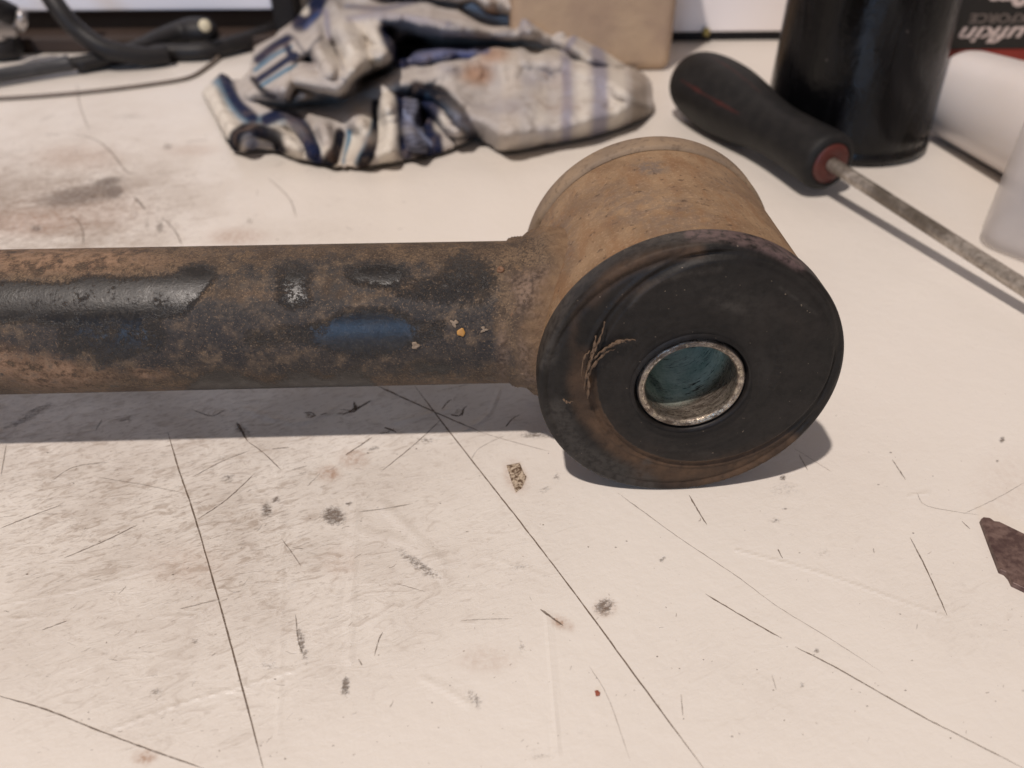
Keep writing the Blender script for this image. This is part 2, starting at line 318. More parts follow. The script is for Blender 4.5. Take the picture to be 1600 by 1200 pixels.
for a, b, hh, rr in [(-0.0330, 2.9, .0011, .0012), (-0.0332, 3.45, .0009, .0009), (-0.037, 2.55, -.0006, .0009)]:
    pass
PT = np.stack([XT, LB/2+r*np.cos(TT), RF+r*np.sin(TT)], -1)
me = gridmesh('arm_tube', PT, wrap_v=True, flip=True)
px, py = proj(PT.reshape(-1, 3))
dk = Canvas(0, 340, 960, 660); dk2 = Canvas(0, 340, 960, 660); ru = Canvas(0, 340, 960, 660)
dk.poly([(-20, 441), (60, 438), (100, 443), (140, 424), (180, 430), (262, 432), (290, 411), (320, 407), (344, 418), (334, 440), (312, 468), (285, 496), (220, 505), (210, 560), (150, 572), (125, 515), (60, 508), (-20, 508)], .88, 8)
dk.poly([(425, 412), (470, 408), (500, 430), (480, 440), (500, 470), (480, 487), (440, 484), (425, 465), (440, 440)], .74, 10)
dk.stroke([(395, 528), (450, 524), (520, 520), (600, 520), (680, 516)], 40, .62, 26, .9); dk.stroke([(110, 535), (170, 532), (240, 530)], 50, .7, 28, .9); dk.ell(577, 521, 74, 40, 1, 1, 0, .6); dk.poly([(688, 395), (735, 388), (775, 408), (778, 440), (770, 485), (700, 480), (640, 470), (600, 455), (650, 430), (690, 425)], .66, 12)
dk.poly([(290, 600), (335, 576), (385, 584), (420, 600), (450, 582), (480, 575), (510, 590), (560, 572), (590, 600), (590, 640), (290, 640)], .95, 8)
dk.poly([(620, 585), (650, 560), (700, 565), (720, 585)], .85, 8); dk.poly([(530, 420), (600, 400), (640, 420), (620, 450), (550, 450)], .8, 9)
dk2.a[:] = .25; dk2.ell(480, 525, 480, 55, .75, 1, 0, .3); dk2.ell(720, 500, 90, 60, .85, 1, 0, .4); dk2.ell(500, 430, 200, 30, .45, 1, 0, .5)
dk2.ell(60, 400, 300, 30, .12, 1, 0, .5); dk2.ell(640, 395, 60, 14, .15, 1, 0, .5); dk2.poly([(778, 340), (960, 340), (960, 660), (800, 660), (808, 560), (770, 530), (778, 450)], 0, 8)
ru.ell(50, 570, 120, 32, 1, 1, .1, .5); ru.ell(238, 577, 30, 16, 1, .9, 0, .4); ru.ell(90, 408, 160, 22, .8, .8, 0, .6); ru.ell(365, 560, 60, 20, .7, .8, 0, .5); ru.ell(840, 560, 18, 26, .9, .8, 0, .5); ru.ell(400, 470, 30, 20, .35, .8, 0, .5)
wd = Canvas(0, 340, 960, 660); wd.poly([(788, 430), (830, 422), (875, 412), (885, 470), (856, 560), (838, 600), (815, 600), (808, 500), (804, 460)], 1, 6); wd.ell(786, 550, 10, 40, .8, .9, 0, .6)
attr(me, 'paint', dk.get(px, py)); attr(me, 'grey', dk2.get(px, py)); attr(me, 'blend', (1-smooth(-.0005, .0042, dS+.0012*np.sin(TT*4)+.0006*np.sin(TT*13))).ravel()); attr(me, 'rust', ru.get(px, py)); attr(me, 'weld', wd.get(px, py))
m = Mat('rusty_painted_steel', 0.6, spec=.4)
n1 = m.noise(150, 6, 0.62); n2 = m.noise(430, 7, 0.68); n3 = m.noise(1300, 6, 0.7); n4 = m.noise(60, 4, .6)
dust = m.mix(m.step(n1, .35, .65), s(70, 57, 46), s(110, 90, 70)); dust = m.mix(m.step(n3, .44, .62, 0, .7), dust, s(54, 43, 35)); dust = m.mix(m.step(n2, .56, .68, 0, .6), dust, s(142, 112, 82))
rust = m.mix(m.step(n2, .35, .65), s(108, 76, 54), s(174, 140, 112)); dust = m.mix(m.math('MULTIPLY', m.at('rust'), m.step(n2, .34, .58)), dust, rust)
gry = m.mix(m.step(n3, .30, .72), s(25, 24, 27), s(66, 59, 54)); gry = m.mix(m.step(m.noise(230, 7, .7), .48, .66, 0, .75), gry, s(104, 87, 70)); gry = m.mix(m.step(m.noise(90, 5, .6), .50, .62, 0, .6), gry, s(34, 33, 36))
gf = m.step(m.math('ADD', m.math('MULTIPLY', m.at('grey'), .5), m.math('ADD', m.math('MULTIPLY', n2, .75), m.math('MULTIPLY', n1, .35))), .62, .84)
col = m.mix(gf, dust, gry)
wn = m.math('ADD', m.math('MULTIPLY', n3, .6), m.math('MULTIPLY', n2, .4))
wcol = m.mix(m.step(wn, .42, .58), s(62, 48, 40), s(132, 110, 94)); col = m.mix(m.math('MULTIPLY', m.at('weld'), m.step(n1, .35, .5, .3, .9)), col, wcol)
pn = m.math('ADD', m.math('MULTIPLY', m.math('SUBTRACT', n1, .5), 1.0), m.math('MULTIPLY', m.math('SUBTRACT', n3, .5), .9))
pf = m.step(m.math('ADD', m.at('paint'), pn), .26, .80)
blk = m.mix(m.step(n2, .4, .7), s(20, 20, 22), s(38, 36, 34)); blk = m.mix(m.step(n3, .52, .70, 0, .5), blk, s(74, 66, 57)); col = m.mix(m.math('MULTIPLY', pf, .95), col, blk); gr5 = m.noise(2600, 4, .75); col = m.mix(m.step(gr5, .56, .66, 0, .45), col, s(40, 33, 28)); col = m.mix(m.math('MULTIPLY', m.step(gr5, .44, .36), m.math('SUBTRACT', .5, m.math('MULTIPLY', pf, .4))), col, s(150, 124, 96))
col = m.mix(m.math('MULTIPLY', m.at('blend'), .9), col, m.mix(m.step(n2, .35, .7), s(130, 104, 78), s(104, 80, 58)))
rg = m.math('ADD', m.math('MULTIPLY', pf, -.28), m.math('ADD', m.math('MULTIPLY', gf, -.14), .72))
h = m.math('ADD', m.math('MULTIPLY', n2, .8), m.math('MULTIPLY', n3, .6))
h = m.math('MULTIPLY', h, m.math('SUBTRACT', 1.12, pf)); h = m.math('ADD', h, m.math('MULTIPLY', m.noise(1900, 4, .7), .16)); h = m.math('ADD', h, m.math('MULTIPLY', m.at('weld'), wn))
h = m.math('SUBTRACT', h, m.math('MULTIPLY', pf, .2)); m.bump(h, 0.00036, .9)
m.set(col=col, rough=rg); MT = m.m
link('arm_tube', me, MT, arm)
# --- eye sleeve
def ring_surface(prof, n=256, xc=0.0, zc=RF):
    """prof: (y, radius) pairs turned about the bushing's axis"""
    t = np.linspace(0, 2*math.pi, n, endpoint=False); pr = np.array(prof)
    return np.stack([xc+pr[:, 1][:, None]*np.cos(t), pr[:, 0][:, None]+0*t, zc+pr[:, 1][:, None]*np.sin(t)], -1)
yy = np.arange(TF-.0006, LB-TB+.0006, 0.0004); PS = ring_surface([(y, RS-.0011*float(1-smooth(0, .0011, LB-TB+.0002-y))) for y in yy], 420)
me = gridmesh('eye_sleeve', PS, wrap_v=True)
px, py = proj(PS.reshape(-1, 3)); gs = Canvas(760, 160, 1360, 700)
gs.ell(1015, 262, 26, 12, 1, .9, .1, .6); gs.ell(1020, 330, 110, 36, .55, .9, .2, .7); gs.ell(1140, 290, 40, 20, .4, .8, .5, .7); gs.ell(870, 380, 30, 50, .7, .8, 0, .6); gs.ell(900, 320, 30, 20, .3, .8, 0, .6)
attr(me, 'grey', gs.get(px, py))
m = Mat('dusty_rust_steel', 0.78)
n1 = m.noise(110, 5, .6); n2 = m.noise(420, 5, .65); n3 = m.noise(1600, 4, .65); mp = m.mapping((300, 90, 300)); n4 = m.noise(1.0, 5, .6, mp)
c = m.mix(m.step(n1, .35, .65), s(120, 94, 68), s(143, 116, 87)); c = m.mix(m.step(n4, .45, .66, 0, .55), c, s(122, 86, 54))
c = m.mix(m.step(n2, .55, .75, 0, .6), c, s(108, 80, 56)); c = m.mix(m.math('MULTIPLY', m.at('grey'), m.step(n2, .38, .6)), c, s(104, 90, 80))
c = m.mix(m.step(m.noise(650, 3, .6), .62, .70, 0, .75), c, s(70, 50, 36)); c = m.mix(m.step(n3, .5, .8, 0, .35), c, s(196, 168, 138))
h = m.math('ADD', m.math('MULTIPLY', n2, .8), m.math('MULTIPLY', n3, .45)); m.bump(h, .00034, .95); m.set(col=c)
link('eye_sleeve', me, m.m, arm)
# weld spatter beads and a chip of yellow paint on the tube
def on_tube(pxx, pyy):
    lo, hi = 0.0, None
    d = FW+RT*(pxx-800)/CF+UP*(600-pyy)/CF
    a = d[1]**2+d[2]**2; b = 2*(d[1]*(CP[1]-LB/2)+d[2]*(CP[2]-RF)); cc = (CP[1]-LB/2)**2+(CP[2]-RF)**2-(RTB+.0002)**2
    k = (-b-math.sqrt(max(b*b-4*a*cc, 0)))/(2*a); P = CP+k*d; N = np.array([0, P[1]-LB/2, P[2]-RF]); return P, N/np.linalg.norm(N)
def bead(pxx, pyy, rr, hh, name, mat, rough=.15, ring=False):
    P, N = on_tube(pxx, pyy); X = np.array([1.0, 0, 0]); Y = np.cross(N, X); V = []; n = 18
    for k, (f, g) in enumerate(((1.0, -.4), (.92, .5), (.7, .86), (.42, 1.0 if not ring else .5), (.001, 1.05 if not ring else .1))):
        for i in range(n):
            a = 2*math.pi*i/n; q = f*(1+rough*math.sin(a*3+pxx)*.7+rough*.5*math.cos(a*5)); V.append(P+rr*q*(X*math.cos(a)+Y*math.sin(a))+N*hh*g)
    link(name, gridmesh(name, np.array(V).reshape(5, n, 3), wrap_v=True), mat, arm)
yl = Mat('yellow_chip', .5); yl.set(col=yl.mix(yl.noise(1500, 3), s(196, 146, 70), s(150, 104, 52)))
bd = Mat('rust_bead', .6); bd.set(col=bd.mix(bd.noise(1400, 3), s(124, 88, 60), s(92, 66, 48)))
pl = Mat('pale_chip', .6); pl.set(col=pl.mix(pl.noise(1400, 3), s(150, 132, 112), s(104, 88, 72)))
bead(720.5, 519.5, .00085, .00012, 'paint_chip', yl.m); bead(649, 540, .0008, .0002, 'paint_chip', pl.m, .3, True)
bead(710, 505, .0007, .0001, 'paint_chip', pl.m, .5); bead(756, 515, .0006, .0001, 'paint_chip', pl.m, .6)
bead(828, 513, .0009, .0008, 'weld_spatter', bd.m); bead(782, 421, .0008, .0003, 'weld_spatter', bd.m, .1, True); bead(843, 442, .0012, .0004, 'weld_spatter', bd.m, .1, False)
bead(802, 493, .0006, .0003, 'weld_spatter', bd.m, .1, True); bead(880, 427, .0009, .0008, 'weld_spatter', bd.m)

# --- rubber material with an edge wear / dirt map
def rubber(name, c0, c1, dirt):
    m = Mat(name, .6, spec=.22); n1 = m.noise(120, 5, .6); n2 = m.noise(600, 5, .65); n3 = m.noise(2200, 3)
    c = m.mix(m.step(n1, .35, .7), c0, c1)
    if dirt:
        d = m.math('MULTIPLY', m.at('dirt'), m.step(n2, .22, .55, .45, 1)); br = m.mix(m.step(n1, .35, .65), s(70, 53, 40), s(98, 74, 54)); c = m.mix(d, c, br)
        e = m.math('MULTIPLY', m.at('grey'), m.step(n2, .35, .6, .35, 1)); c = m.mix(e, c, s(74, 69, 64))
        c = m.mix(m.math('MULTIPLY', m.at('tint'), m.step(n2, .3, .6)), c, s(104, 86, 84))
        c = m.mix(m.step(m.noise(1500, 1, .5), .775, .80, 0, .6), c, s(146, 130, 112))
        m.set(rough=m.math('ADD', .50, m.math('MULTIPLY', m.at('dirt'), .25)))
    m.bump(m.math('ADD', m.math('MULTIPLY', n2, .6), m.math('ADD', n1, m.math('MULTIPLY', n3, .25))), .00022, .6); m.set(col=c); return m.m
RB = rubber('front_rubber', s(19, 17, 16), s(30, 26, 24), True)
# front flange: face (with raised off-centre pad), lip and rim in one skin
rr = np.concatenate([[RI-.0003, RI+.00015, RI+.0005, RI+.0009], np.linspace(RI+.0012, RF-.0022, 78), np.linspace(RF-.0021, RF-.0009, 10), [RF-.0006, RF-.0003, RF-.0001, RF, RF, RF]])
yb = np.concatenate([[.0014, .0006, .0002, 0], np.zeros(78), np.zeros(10), [0.00006, .00022, .00045, .0009, TF*.5, TF-.0008]])
rr = np.append(rr, [RF-.00015, RF-.0011]); yb = np.append(yb, [TF-.0002, TF]); R2, TH = np.meshgrid(rr, np.linspace(0, 2*math.pi, 360, endpoint=False), indexing='ij')
X = R2*np.cos(TH); Z = R2*np.sin(TH)
dp = np.hypot((X-.0041)/.0236, (Z-.0034)/.0247)
Yf = yb[:, None]+0*TH; face = (R2 < RF-.0008) & (R2 > RI+.0008)
rel = .0010*(1-smooth(.96, 1.02, dp))-.00035*np.exp(-((R2-(RF-.0021))/.0006)**2)+.0003*np.exp(-((dp-1.06)/.02)**2)
rel += .00002*np.sin(R2*4200)*(R2 < .02)
for ang, pw in ((-.25, 1), (-.05, 1), (.12, 1), (.3, 1)):    # worn moulded characters on the pad
    cx_, cz_ = .0165*math.cos(ang), .0165*math.sin(ang)+.0035
    ax = np.abs((X-cx_)*math.cos(ang)+(Z-cz_)*math.sin(ang)); az = np.abs(-(X-cx_)*math.sin(ang)+(Z-cz_)*math.cos(ang))
    rel += .00013*((1-smooth(.0009, .0011, ax))*(1-smooth(.0008, .001, az))-(1-smooth(.0005, .0007, ax))*(1-smooth(.0004, .0006, az)))
Yf = Yf-np.where(face, rel, 0)
Yf[:4] -= .0011*np.array([0, .6, 1, 1])[:, None]
PF = np.stack([X, Yf, RF+Z], -1)
me = gridmesh('front_flange', PF, wrap_v=True, flip=True); px, py = proj(PF.reshape(-1, 3))
di = Canvas(800, 330, 1360, 800); gy = Canvas(800, 330, 1360, 800); ti = Canvas(800, 330, 1360, 800)
di.stroke([(912, 600), (925, 640), (960, 685), (1010, 715), (1090, 728), (1180, 715), (1230, 698)], 40, .95, 26, .9); di.stroke([(1000, 740), (1090, 750), (1160, 738)], 26, .85, 24, .8)
di.stroke([(910, 560), (905, 600), (915, 640)], 30, .7, 26, .8); di.stroke([(925, 470), (960, 430), (1020, 402), (1090, 392)], 20, .8, 20, .75); di.stroke([(895, 540), (902, 490), (930, 455)], 14, .5, 14, .6)
di.stroke([(1000, 455), (1060, 432), (1120, 424)], 10, .35, 12, .5); di.ell(1140, 485, 30, 12, .3, .6, .2, .8); di.stroke([(965, 470), (1010, 440)], 8, .3, 10, .5); di.ell(1215, 510, 60, 30, .18, .6, .3, .8)
gy.a[:] = .12; gy.stroke([(850, 560), (862, 500), (905, 430), (975, 382), (1050, 365), (1120, 362)], 34, .8, 18, .8); gy.stroke([(870, 640), (900, 700), (960, 735), (1010, 752)], 34, .7, 20, .8); gy.ell(1150, 470, 70, 22, .4, .5, .3, .8)
gy.stroke([(1220, 450), (1275, 490)], 4, .8, 6, .6); gy.stroke([(965, 410), (1000, 400)], 4, 1, 4, .6); gy.stroke([(985, 480), (1010, 450), (1060, 432), (1125, 420)], 7, .7, 9, .6); gy.ell(1140, 478, 24, 7, .8, .5, .3, .8); gy.ell(1195, 575, 26, 12, .3, .6, 1.2, .8); gy.ell(1010, 722, 7, 5, 1, .8, 0, .6); gy.ell(1288, 648, 6, 8, .9, .7, .5, .6); gy.ell(862, 500, 8, 20, .8, .6, .4, .6); gy.stroke([(1050, 700), (1120, 712)], 8, .4, 10, .5)
ti.stroke([(1080, 364), (1140, 368), (1200, 384), (1250, 412)], 22, .9, 12, .9)
PX = px.reshape(R2.shape); inner = dp < .96
attr(me, 'dirt', di.get(px, py)*np.where(dp < .965, .10+.15*(R2 > .021), 1).ravel()); attr(me, 'grey', gy.get(px, py)); attr(me, 'tint', ti.get(px, py))
link('front_flange', me, RB, arm)
# rear flange
prof = [(LB, RI), (LB, RF-.0012), (LB-.0002, RF-.0004), (LB-.0008, RF), (LB-TB+.0008, RF), (LB-TB+.0002, RF-.0004), (LB-TB, RF-.0011)]
me = gridmesh('rear_flange', ring_surface(prof), wrap_v=True)
RB2 = Mat('dusty_rubber', .7); c = RB2.mix(RB2.step(RB2.noise(90, 5), .35, .65), s(122, 104, 86), s(142, 120, 96)); c = RB2.mix(RB2.step(RB2.noise(700, 5), .5, .75, 0, .7), c, s(92, 74, 58)); RB2.bump(RB2.noise(900, 4), .0002, .5); RB2.set(col=c)
link('rear_flange', me, RB2.m, arm)
# nick on the rear flange's edge
# inner steel bush: outer wall, end faces, bore
yb = np.linspace(.0002, LB-.0002, 150)
prof = [(TF, RI)]+[(-PROT+.0008, RI), (-PROT+.0003, RI-.0001), (-PROT, RI-.0004)]
fr = np.linspace(RI-.0004, RH+.0003, 9)[1:]; prof += [(-PROT+.00012*math.sin(i*2.1), q) for i, q in enumerate(fr)]+[(-PROT+.00025, RH+.00008)]
prof += [(y, RH) for y in np.linspace(-PROT+.0007, LB+PROT-.0004, 160)]+[(LB+PROT, RH+.0004), (LB+PROT, RI-.0003), (LB+PROT-.0004, RI), (LB-TB, RI)]
PB = ring_surface(prof, 220)
ang = np.arctan2(PB[..., 2]-RF, PB[..., 0])
me = gridmesh('inner_bush', PB, wrap_v=True, flip=True)
yb_ = PB[..., 1].ravel(); rb_ = np.hypot(PB[..., 0], PB[..., 2]-RF).ravel()
tealm = smooth(.0032, .0085, yb_+.0018*np.sin(ang.ravel()*2-0.6))*(rb_ < RH+.00002)
attr(me, 'teal', tealm); attr(me, 'lip', (1-smooth(.0, .0006, np.abs(rb_-(RH+.0006))/1.4))*(yb_ < 0.002))
m = Mat('worn_bush_steel', .45)
mp = m.mapping((2600, 260, 2600)); mr = m.mapping((350, 2600, 350)); nS = m.noise(1, 4, .65, mr); nA = m.noise(1, 4, .6, mp); n2 = m.noise(1700, 4, .7); n1 = m.noise(260, 4, .6)
c = m.mix(m.step(nS, .38, .62), s(96, 84, 74), s(150, 138, 126)); c = m.mix(m.step(n2, .5, .7, 0, .45), c, s(60, 50, 42)); pale = m.math('MULTIPLY', m.at('lip'), m.step(m.math('ADD', m.math('MULTIPLY', m.noise(260, 5, .75), .6), m.math('MULTIPLY', m.noise(1300, 4, .75), .4)), .49, .58))
c = m.mix(pale, c, s(222, 208, 184)); c = m.mix(m.math('MULTIPLY', m.step(n1, .5, .66), .45), c, s(52, 42, 34))
tl = m.mix(m.step(n1, .3, .7), s(148, 170, 160), s(192, 206, 194)); scuff = m.math('MULTIPLY', m.step(nS, .56, .62), m.step(m.noise(180, 3), .40, .56)); tl = m.mix(scuff, tl, s(22, 30, 30))
tl = m.mix(m.step(m.noise(95, 3, .6), .52, .70, 0, .7), tl, s(42, 54, 50))
bm = m.at('teal'); c = m.mix(bm, c, tl)
m.set(col=c, rough=m.math('SUBTRACT', m.step(n2, .4, .65, .44, .22), m.math('MULTIPLY', bm, .05)), metal=m.math('MULTIPLY', m.math('SUBTRACT', 1, bm), .65))
m.bump(m.math('ADD', m.math('MULTIPLY', nS, .8), m.math('MULTIPLY', n2, .35)), .00018, .8)
link('inner_bush', me, m.m, arm)
# torn rubber threads on the flange face
shm = Mat('torn_thread', .8); shm.set(col=shm.mix(shm.noise(900, 4), s(72, 56, 43), s(112, 89, 68)))
def thread(pts, w, seed=0, lift=.0014):
    q = catmull(pts, 7); N = len(q); P = np.array([G(a[0], a[1], y=-lift-.0006*math.sin(3.1*i/N)) for i, a in enumerate(q)])
    P[:, 1] += .0002*np.sin(np.arange(N)*1.7+seed); rad = np.array([w*.5*(.35+.65*math.sin(math.pi*min(1, .15+i/N)))*(1+.35*math.sin(i*1.3+seed)) for i in range(N)])/7200
    link('rubber_thread', gridmesh('rubber_thread', sweep(P, rad, 8, True, .45), wrap_v=True), shm.m, arm)
thread([(913, 608), (916, 585), (924, 560), (930, 545), (940, 522), (945, 503)], 7, 0)
thread([(917, 572), (935, 553), (955, 540), (975, 532), (993, 531)], 7, 1); thread([(922, 560), (928, 545), (931, 525)], 5, 2); thread([(914, 600), (925, 575), (945, 552), (962, 545)], 5, 3)
thread([(908, 590), (912, 560), (922, 548)], 5, 4); thread([(918, 622), (920, 600), (917, 580)], 9, 5); thread([(950, 543), (968, 533), (978, 535)], 5, 6)
thread([(880, 624), (887, 629), (896, 627)], 3.5, 7, .0009)

# ================================================================== BLADE FRAGMENT
OUT = [(1533, 811), (1537, 808), (1546, 809), (1553, 814), (1561, 815), (1600, 834), (1660, 862), (1700, 960), (1602, 920), (1583, 911), (1578, 901), (1572, 894), (1563, 890), (1552, 862)]
B0 = np.array([G(x, y, .0011) for x, y in OUT]); n = len(B0); B1 = B0.copy(); B1[:, 2] = .00004
c0 = B0.mean(0); Bi = c0+(B0-c0)*.985; Bi[:, 2] += .0001
V = list(B1)+list(B0)+list(Bi); Fc = [(i, (i+1) % n, n+(i+1) % n, n+i) for i in range(n)]+[(n+i, n+(i+1) % n, 2*n+(i+1) % n, 2*n+i) for i in range(n)]+[tuple(range(2*n, 3*n))]+[tuple(range(n-1, -1, -1))]
m = Mat('tarnished_steel_plate', .5, spec=.4); n2 = m.noise(500, 6, .65); c = m.mix(m.step(n2, .35, .65), s(84, 64, 60), s(124, 102, 94)); c = m.mix(m.step(m.noise(150, 4), .5, .7, 0, .6), c, s(72, 52, 50)); m.bump(n2, .0003, .6); m.set(col=c, metal=.25)
tag(link('metal_scrap', mesh('metal_scrap', V, Fc), m.m, None, False), 'flat brown metal scrap with a chipped pointed end at the right edge of the worktop', 'metal scrap')

# flake of dried glue in front of the tube
OUT = [(791, 727), (812, 723), (818, 738), (823, 745), (816, 762), (806, 770), (799, 752)]
def flake(name, OUT, hh, mat, label, cat):
    k = len(OUT); c0 = np.mean(OUT, axis=0); V = [G(x, y, 0.00003) for x, y in OUT]+[G(c0[0]+(x-c0[0])*.9, c0[1]+(y-c0[1])*.9, hh*(.7+.3*math.sin(x))) for x, y in OUT]+[G(c0[0], c0[1], hh)]
    Fc = [(i, (i+1) % k, k+(i+1) % k, k+i) for i in range(k)]+[(k+i, k+(i+1) % k, 2*k) for i in range(k)]
    return tag(link(name, mesh(name, V, Fc), mat, None, False), label, cat)
m = Mat('dried_glue', .8); n2 = m.noise(1300, 4, .7); m.set(col=m.mix(m.step(n2, .42, .58), s(92, 70, 50), s(196, 178, 156))); m.bump(n2, .0004, 1)
flake('glue_flake', OUT, .0003, m.m, 'small brown kite-shaped flake stuck to the worktop left of the bushing', 'flake')
m2 = Mat('red_crumb', .6, s(150, 84, 66)); flake('rust_crumb', [(929, 1079), (934, 1078), (938, 1082), (937, 1087), (931, 1088)], .0004, m2.m, 'tiny red crumb alone on the worktop near the bottom of the picture', 'crumb')

# ================================================================== SCREWDRIVER
A = G(1084, 126, .0155); Bn = G(1299, 256, .0138); ax = Bn-A; HL = np.linalg.norm(ax); ax /= HL
sd = thing('screwdriver', 'screwdriver with black and red rubber grip lying between the bushing and the black can', 'screwdriver', tuple(A*[1, 1, 0]))
def along(t): return A+ax*HL*t
def turned(prof, n=72, lob=0.0):
    """prof: (distance along the axis in handle lengths, radius)"""
    a = np.cross(ax, [0, 0, 1.0]); a /= np.linalg.norm(a); b = np.cross(a, ax); t = np.linspace(0, 2*math.pi, n, endpoint=False)
    return np.array([[along(q)+r*(1+lob*math.cos(6*x)*smooth(.0, .2, q)*(1-smooth(.75, .95, q)))*(a*math.cos(x)+b*math.sin(x)) for x in t] for q, r in prof])
kp = [(-.035, .0035), (-.03, .0080), (-.015, .0115), (.03, .0137), (.10, .0149), (.2, .0153), (.32, .0149), (.45, .0132), (.58, .0110), (.70, .0102), (.82, .0104), (.92, .0109), (.965, .0109), (.985, .0104), (.997, .0090), (1.0, .0078), (.992, .0074)]
PR = catmull(kp, 5); P = turned([tuple(q) for q in PR], 90, .02)
me = gridmesh('grip', P, wrap_v=True); u = np.repeat(PR[:, 0], 90); v = np.tile(np.linspace(0, 2*math.pi, 90, endpoint=False), len(PR))
red = np.zeros_like(u)
for c0, w0 in ((0.35, .10), (2.45, .08), (4.5, .10), (1.4, .04)): red = np.maximum(red, np.exp(-((((v-c0+math.pi) % (2*math.pi))-math.pi)/w0)**2)*smooth(.06, .14, u)*(1-smooth(.5, .62, u)))
red = np.maximum(red, 1-smooth(.0, .03, u)); attr(me, 'red', red)
m = Mat('grip_rubber', .6, spec=.3); n1 = m.noise(200, 5); c = m.mix(m.step(n1, .35, .7), s(17, 16, 16), s(30, 28, 27)); rc = m.mix(n1, s(74, 28, 24), s(96, 38, 32)); c = m.mix(m.math('MULTIPLY', m.step(m.math('ADD', m.math('MULTIPLY', m.at('red'), .7), m.math('MULTIPLY', m.noise(70, 5, .65), .9)), .85, 1.2), .55), c, rc); m.bump(m.noise(1800, 3), .0002, .5); m.set(col=c)
o = link('grip', me, m.m); adopt(o, sd)
rm = Mat('red_plastic', .45); rm.set(col=rm.mix(rm.noise(300), s(90, 36, 27), s(66, 27, 22)))
o = link('end_cap', gridmesh('end_cap', turned([(-.050, .0001), (-.048, .004), (-.043, .0066), (-.035, .0084), (-.028, .0090)], 48), wrap_v=True), rm.m); adopt(o, sd)
o = link('collar', gridmesh('collar', turned([(.985, .0078), (.997, .0076), (1.004, .0066), (1.006, .0050), (1.004, .0026)], 48), wrap_v=True), rm.m); adopt(o, sd)
S0 = along(1.0); S1 = G(1620, 462, .0075); dr = (S1-S0); dr /= np.linalg.norm(dr)
# shank follows the same axis as the grip as closely as the photograph shows, ending in a flat tip outside the frame
SL = S0[2]/max(-dr[2], 1e-3); SL = min(SL*.93, .19); pts = [S0+dr*SL*t for t in (0, .3, .6, .88)]; R = list(sweep(np.array(pts), .0024, 28, False))
a = np.cross(dr, [0, 0, 1.0]); a /= np.linalg.norm(a); b = np.cross(a, dr); t = np.linspace(0, 2*math.pi, 28, endpoint=False)
for q, wx, wz in ((.93, .0042, .0017), (.985, .0040, .0007), (1.0, .0038, .0005), (1.0, .0001, .0001)): R.append(np.array([S0+dr*SL*q+a*wx*math.cos(x)+b*wz*math.sin(x) for x in t]))
m = Mat('dull_steel_shank', .42); n2 = m.noise(420, 6, .7); c = m.mix(m.step(n2, .3, .7), s(130, 120, 110), s(186, 176, 164)); c = m.mix(m.step(m.noise(60, 4), .42, .6, 0, .75), c, s(84, 74, 62)); m.set(col=c, metal=.55, rough=.34); m.bump(n2, .0001, .3)
o = link('shank', gridmesh('shank', np.array(R), wrap_v=True), m.m); adopt(o, sd)

# ================================================================== BLACK CAN
can = thing('black_can', 'tall glossy black cylindrical can standing behind the screwdriver handle', 'can', (.1195, .2140, 0))
kp = [(0, .030), (.0002, .0325), (.0012, .0339), (.0026, .0345), (.0042, .0345), (.0052, .0338), (.0064, .0338), (.0078, .0344)]+[(z, .0345) for z in np.arange(.010, .181, .0025)]
n = 180; t = np.linspace(0, 2*math.pi, n, endpoint=False); P = []
for z, r in kp:
    dent = 0
    if z > .009: dent = .00035*np.sin(t*9+z*160)*np.exp(-((t-4.75)/.35)**2)+.0004*np.sin(z*330+t*14)*np.exp(-((t-4.9)/.28)**2)*math.exp(-((z-.018)/.02)**2)+.0002*np.sin(t*3+z*40)
    lean = -z*.05; tp = 1-1.15*min(z, .09); P.append(np.stack([lean+(r*tp+dent)*np.cos(t), (r*tp+dent)*np.sin(t), 0*t+z], -1))
P = np.array(P); me = gridmesh('can_body', P, wrap_v=True)
m = Mat('black_gloss_paint', .14, spec=.30); mp = m.mapping((90, 90, 22)); nv = m.noise(1, 5, .6, mp, .8); n1 = m.noise(330, 4, .6); c = m.mix(m.step(nv, .4, .65), s(7, 7, 8), s(16, 15, 16)); c = m.mix(m.step(m.noise(420, 2), .74, .78, 0, .7), c, s(120, 112, 106)); m.bump(m.math('ADD', nv, m.math('MULTIPLY', n1, .2)), .0016, .5); m.set(col=c, rough=m.step(nv, .3, .7, .12, .38))
o = link('can_body', me, m.m, can)
zt = .180; lx = -zt*.05; P = np.array([np.stack([lx-(z-.18)*.05+r*.9*np.cos(t), r*.9*np.sin(t), 0*t+z], -1) for z, r in ((.180, .0347), (.182, .0347), (.183, .034), (.186, .028), (.189, .021), (.190, .014), (.205, .014), (.206, .012), (.206, .0001))])
link('can_top', gridmesh('can_top', P, wrap_v=True), m.m, can)

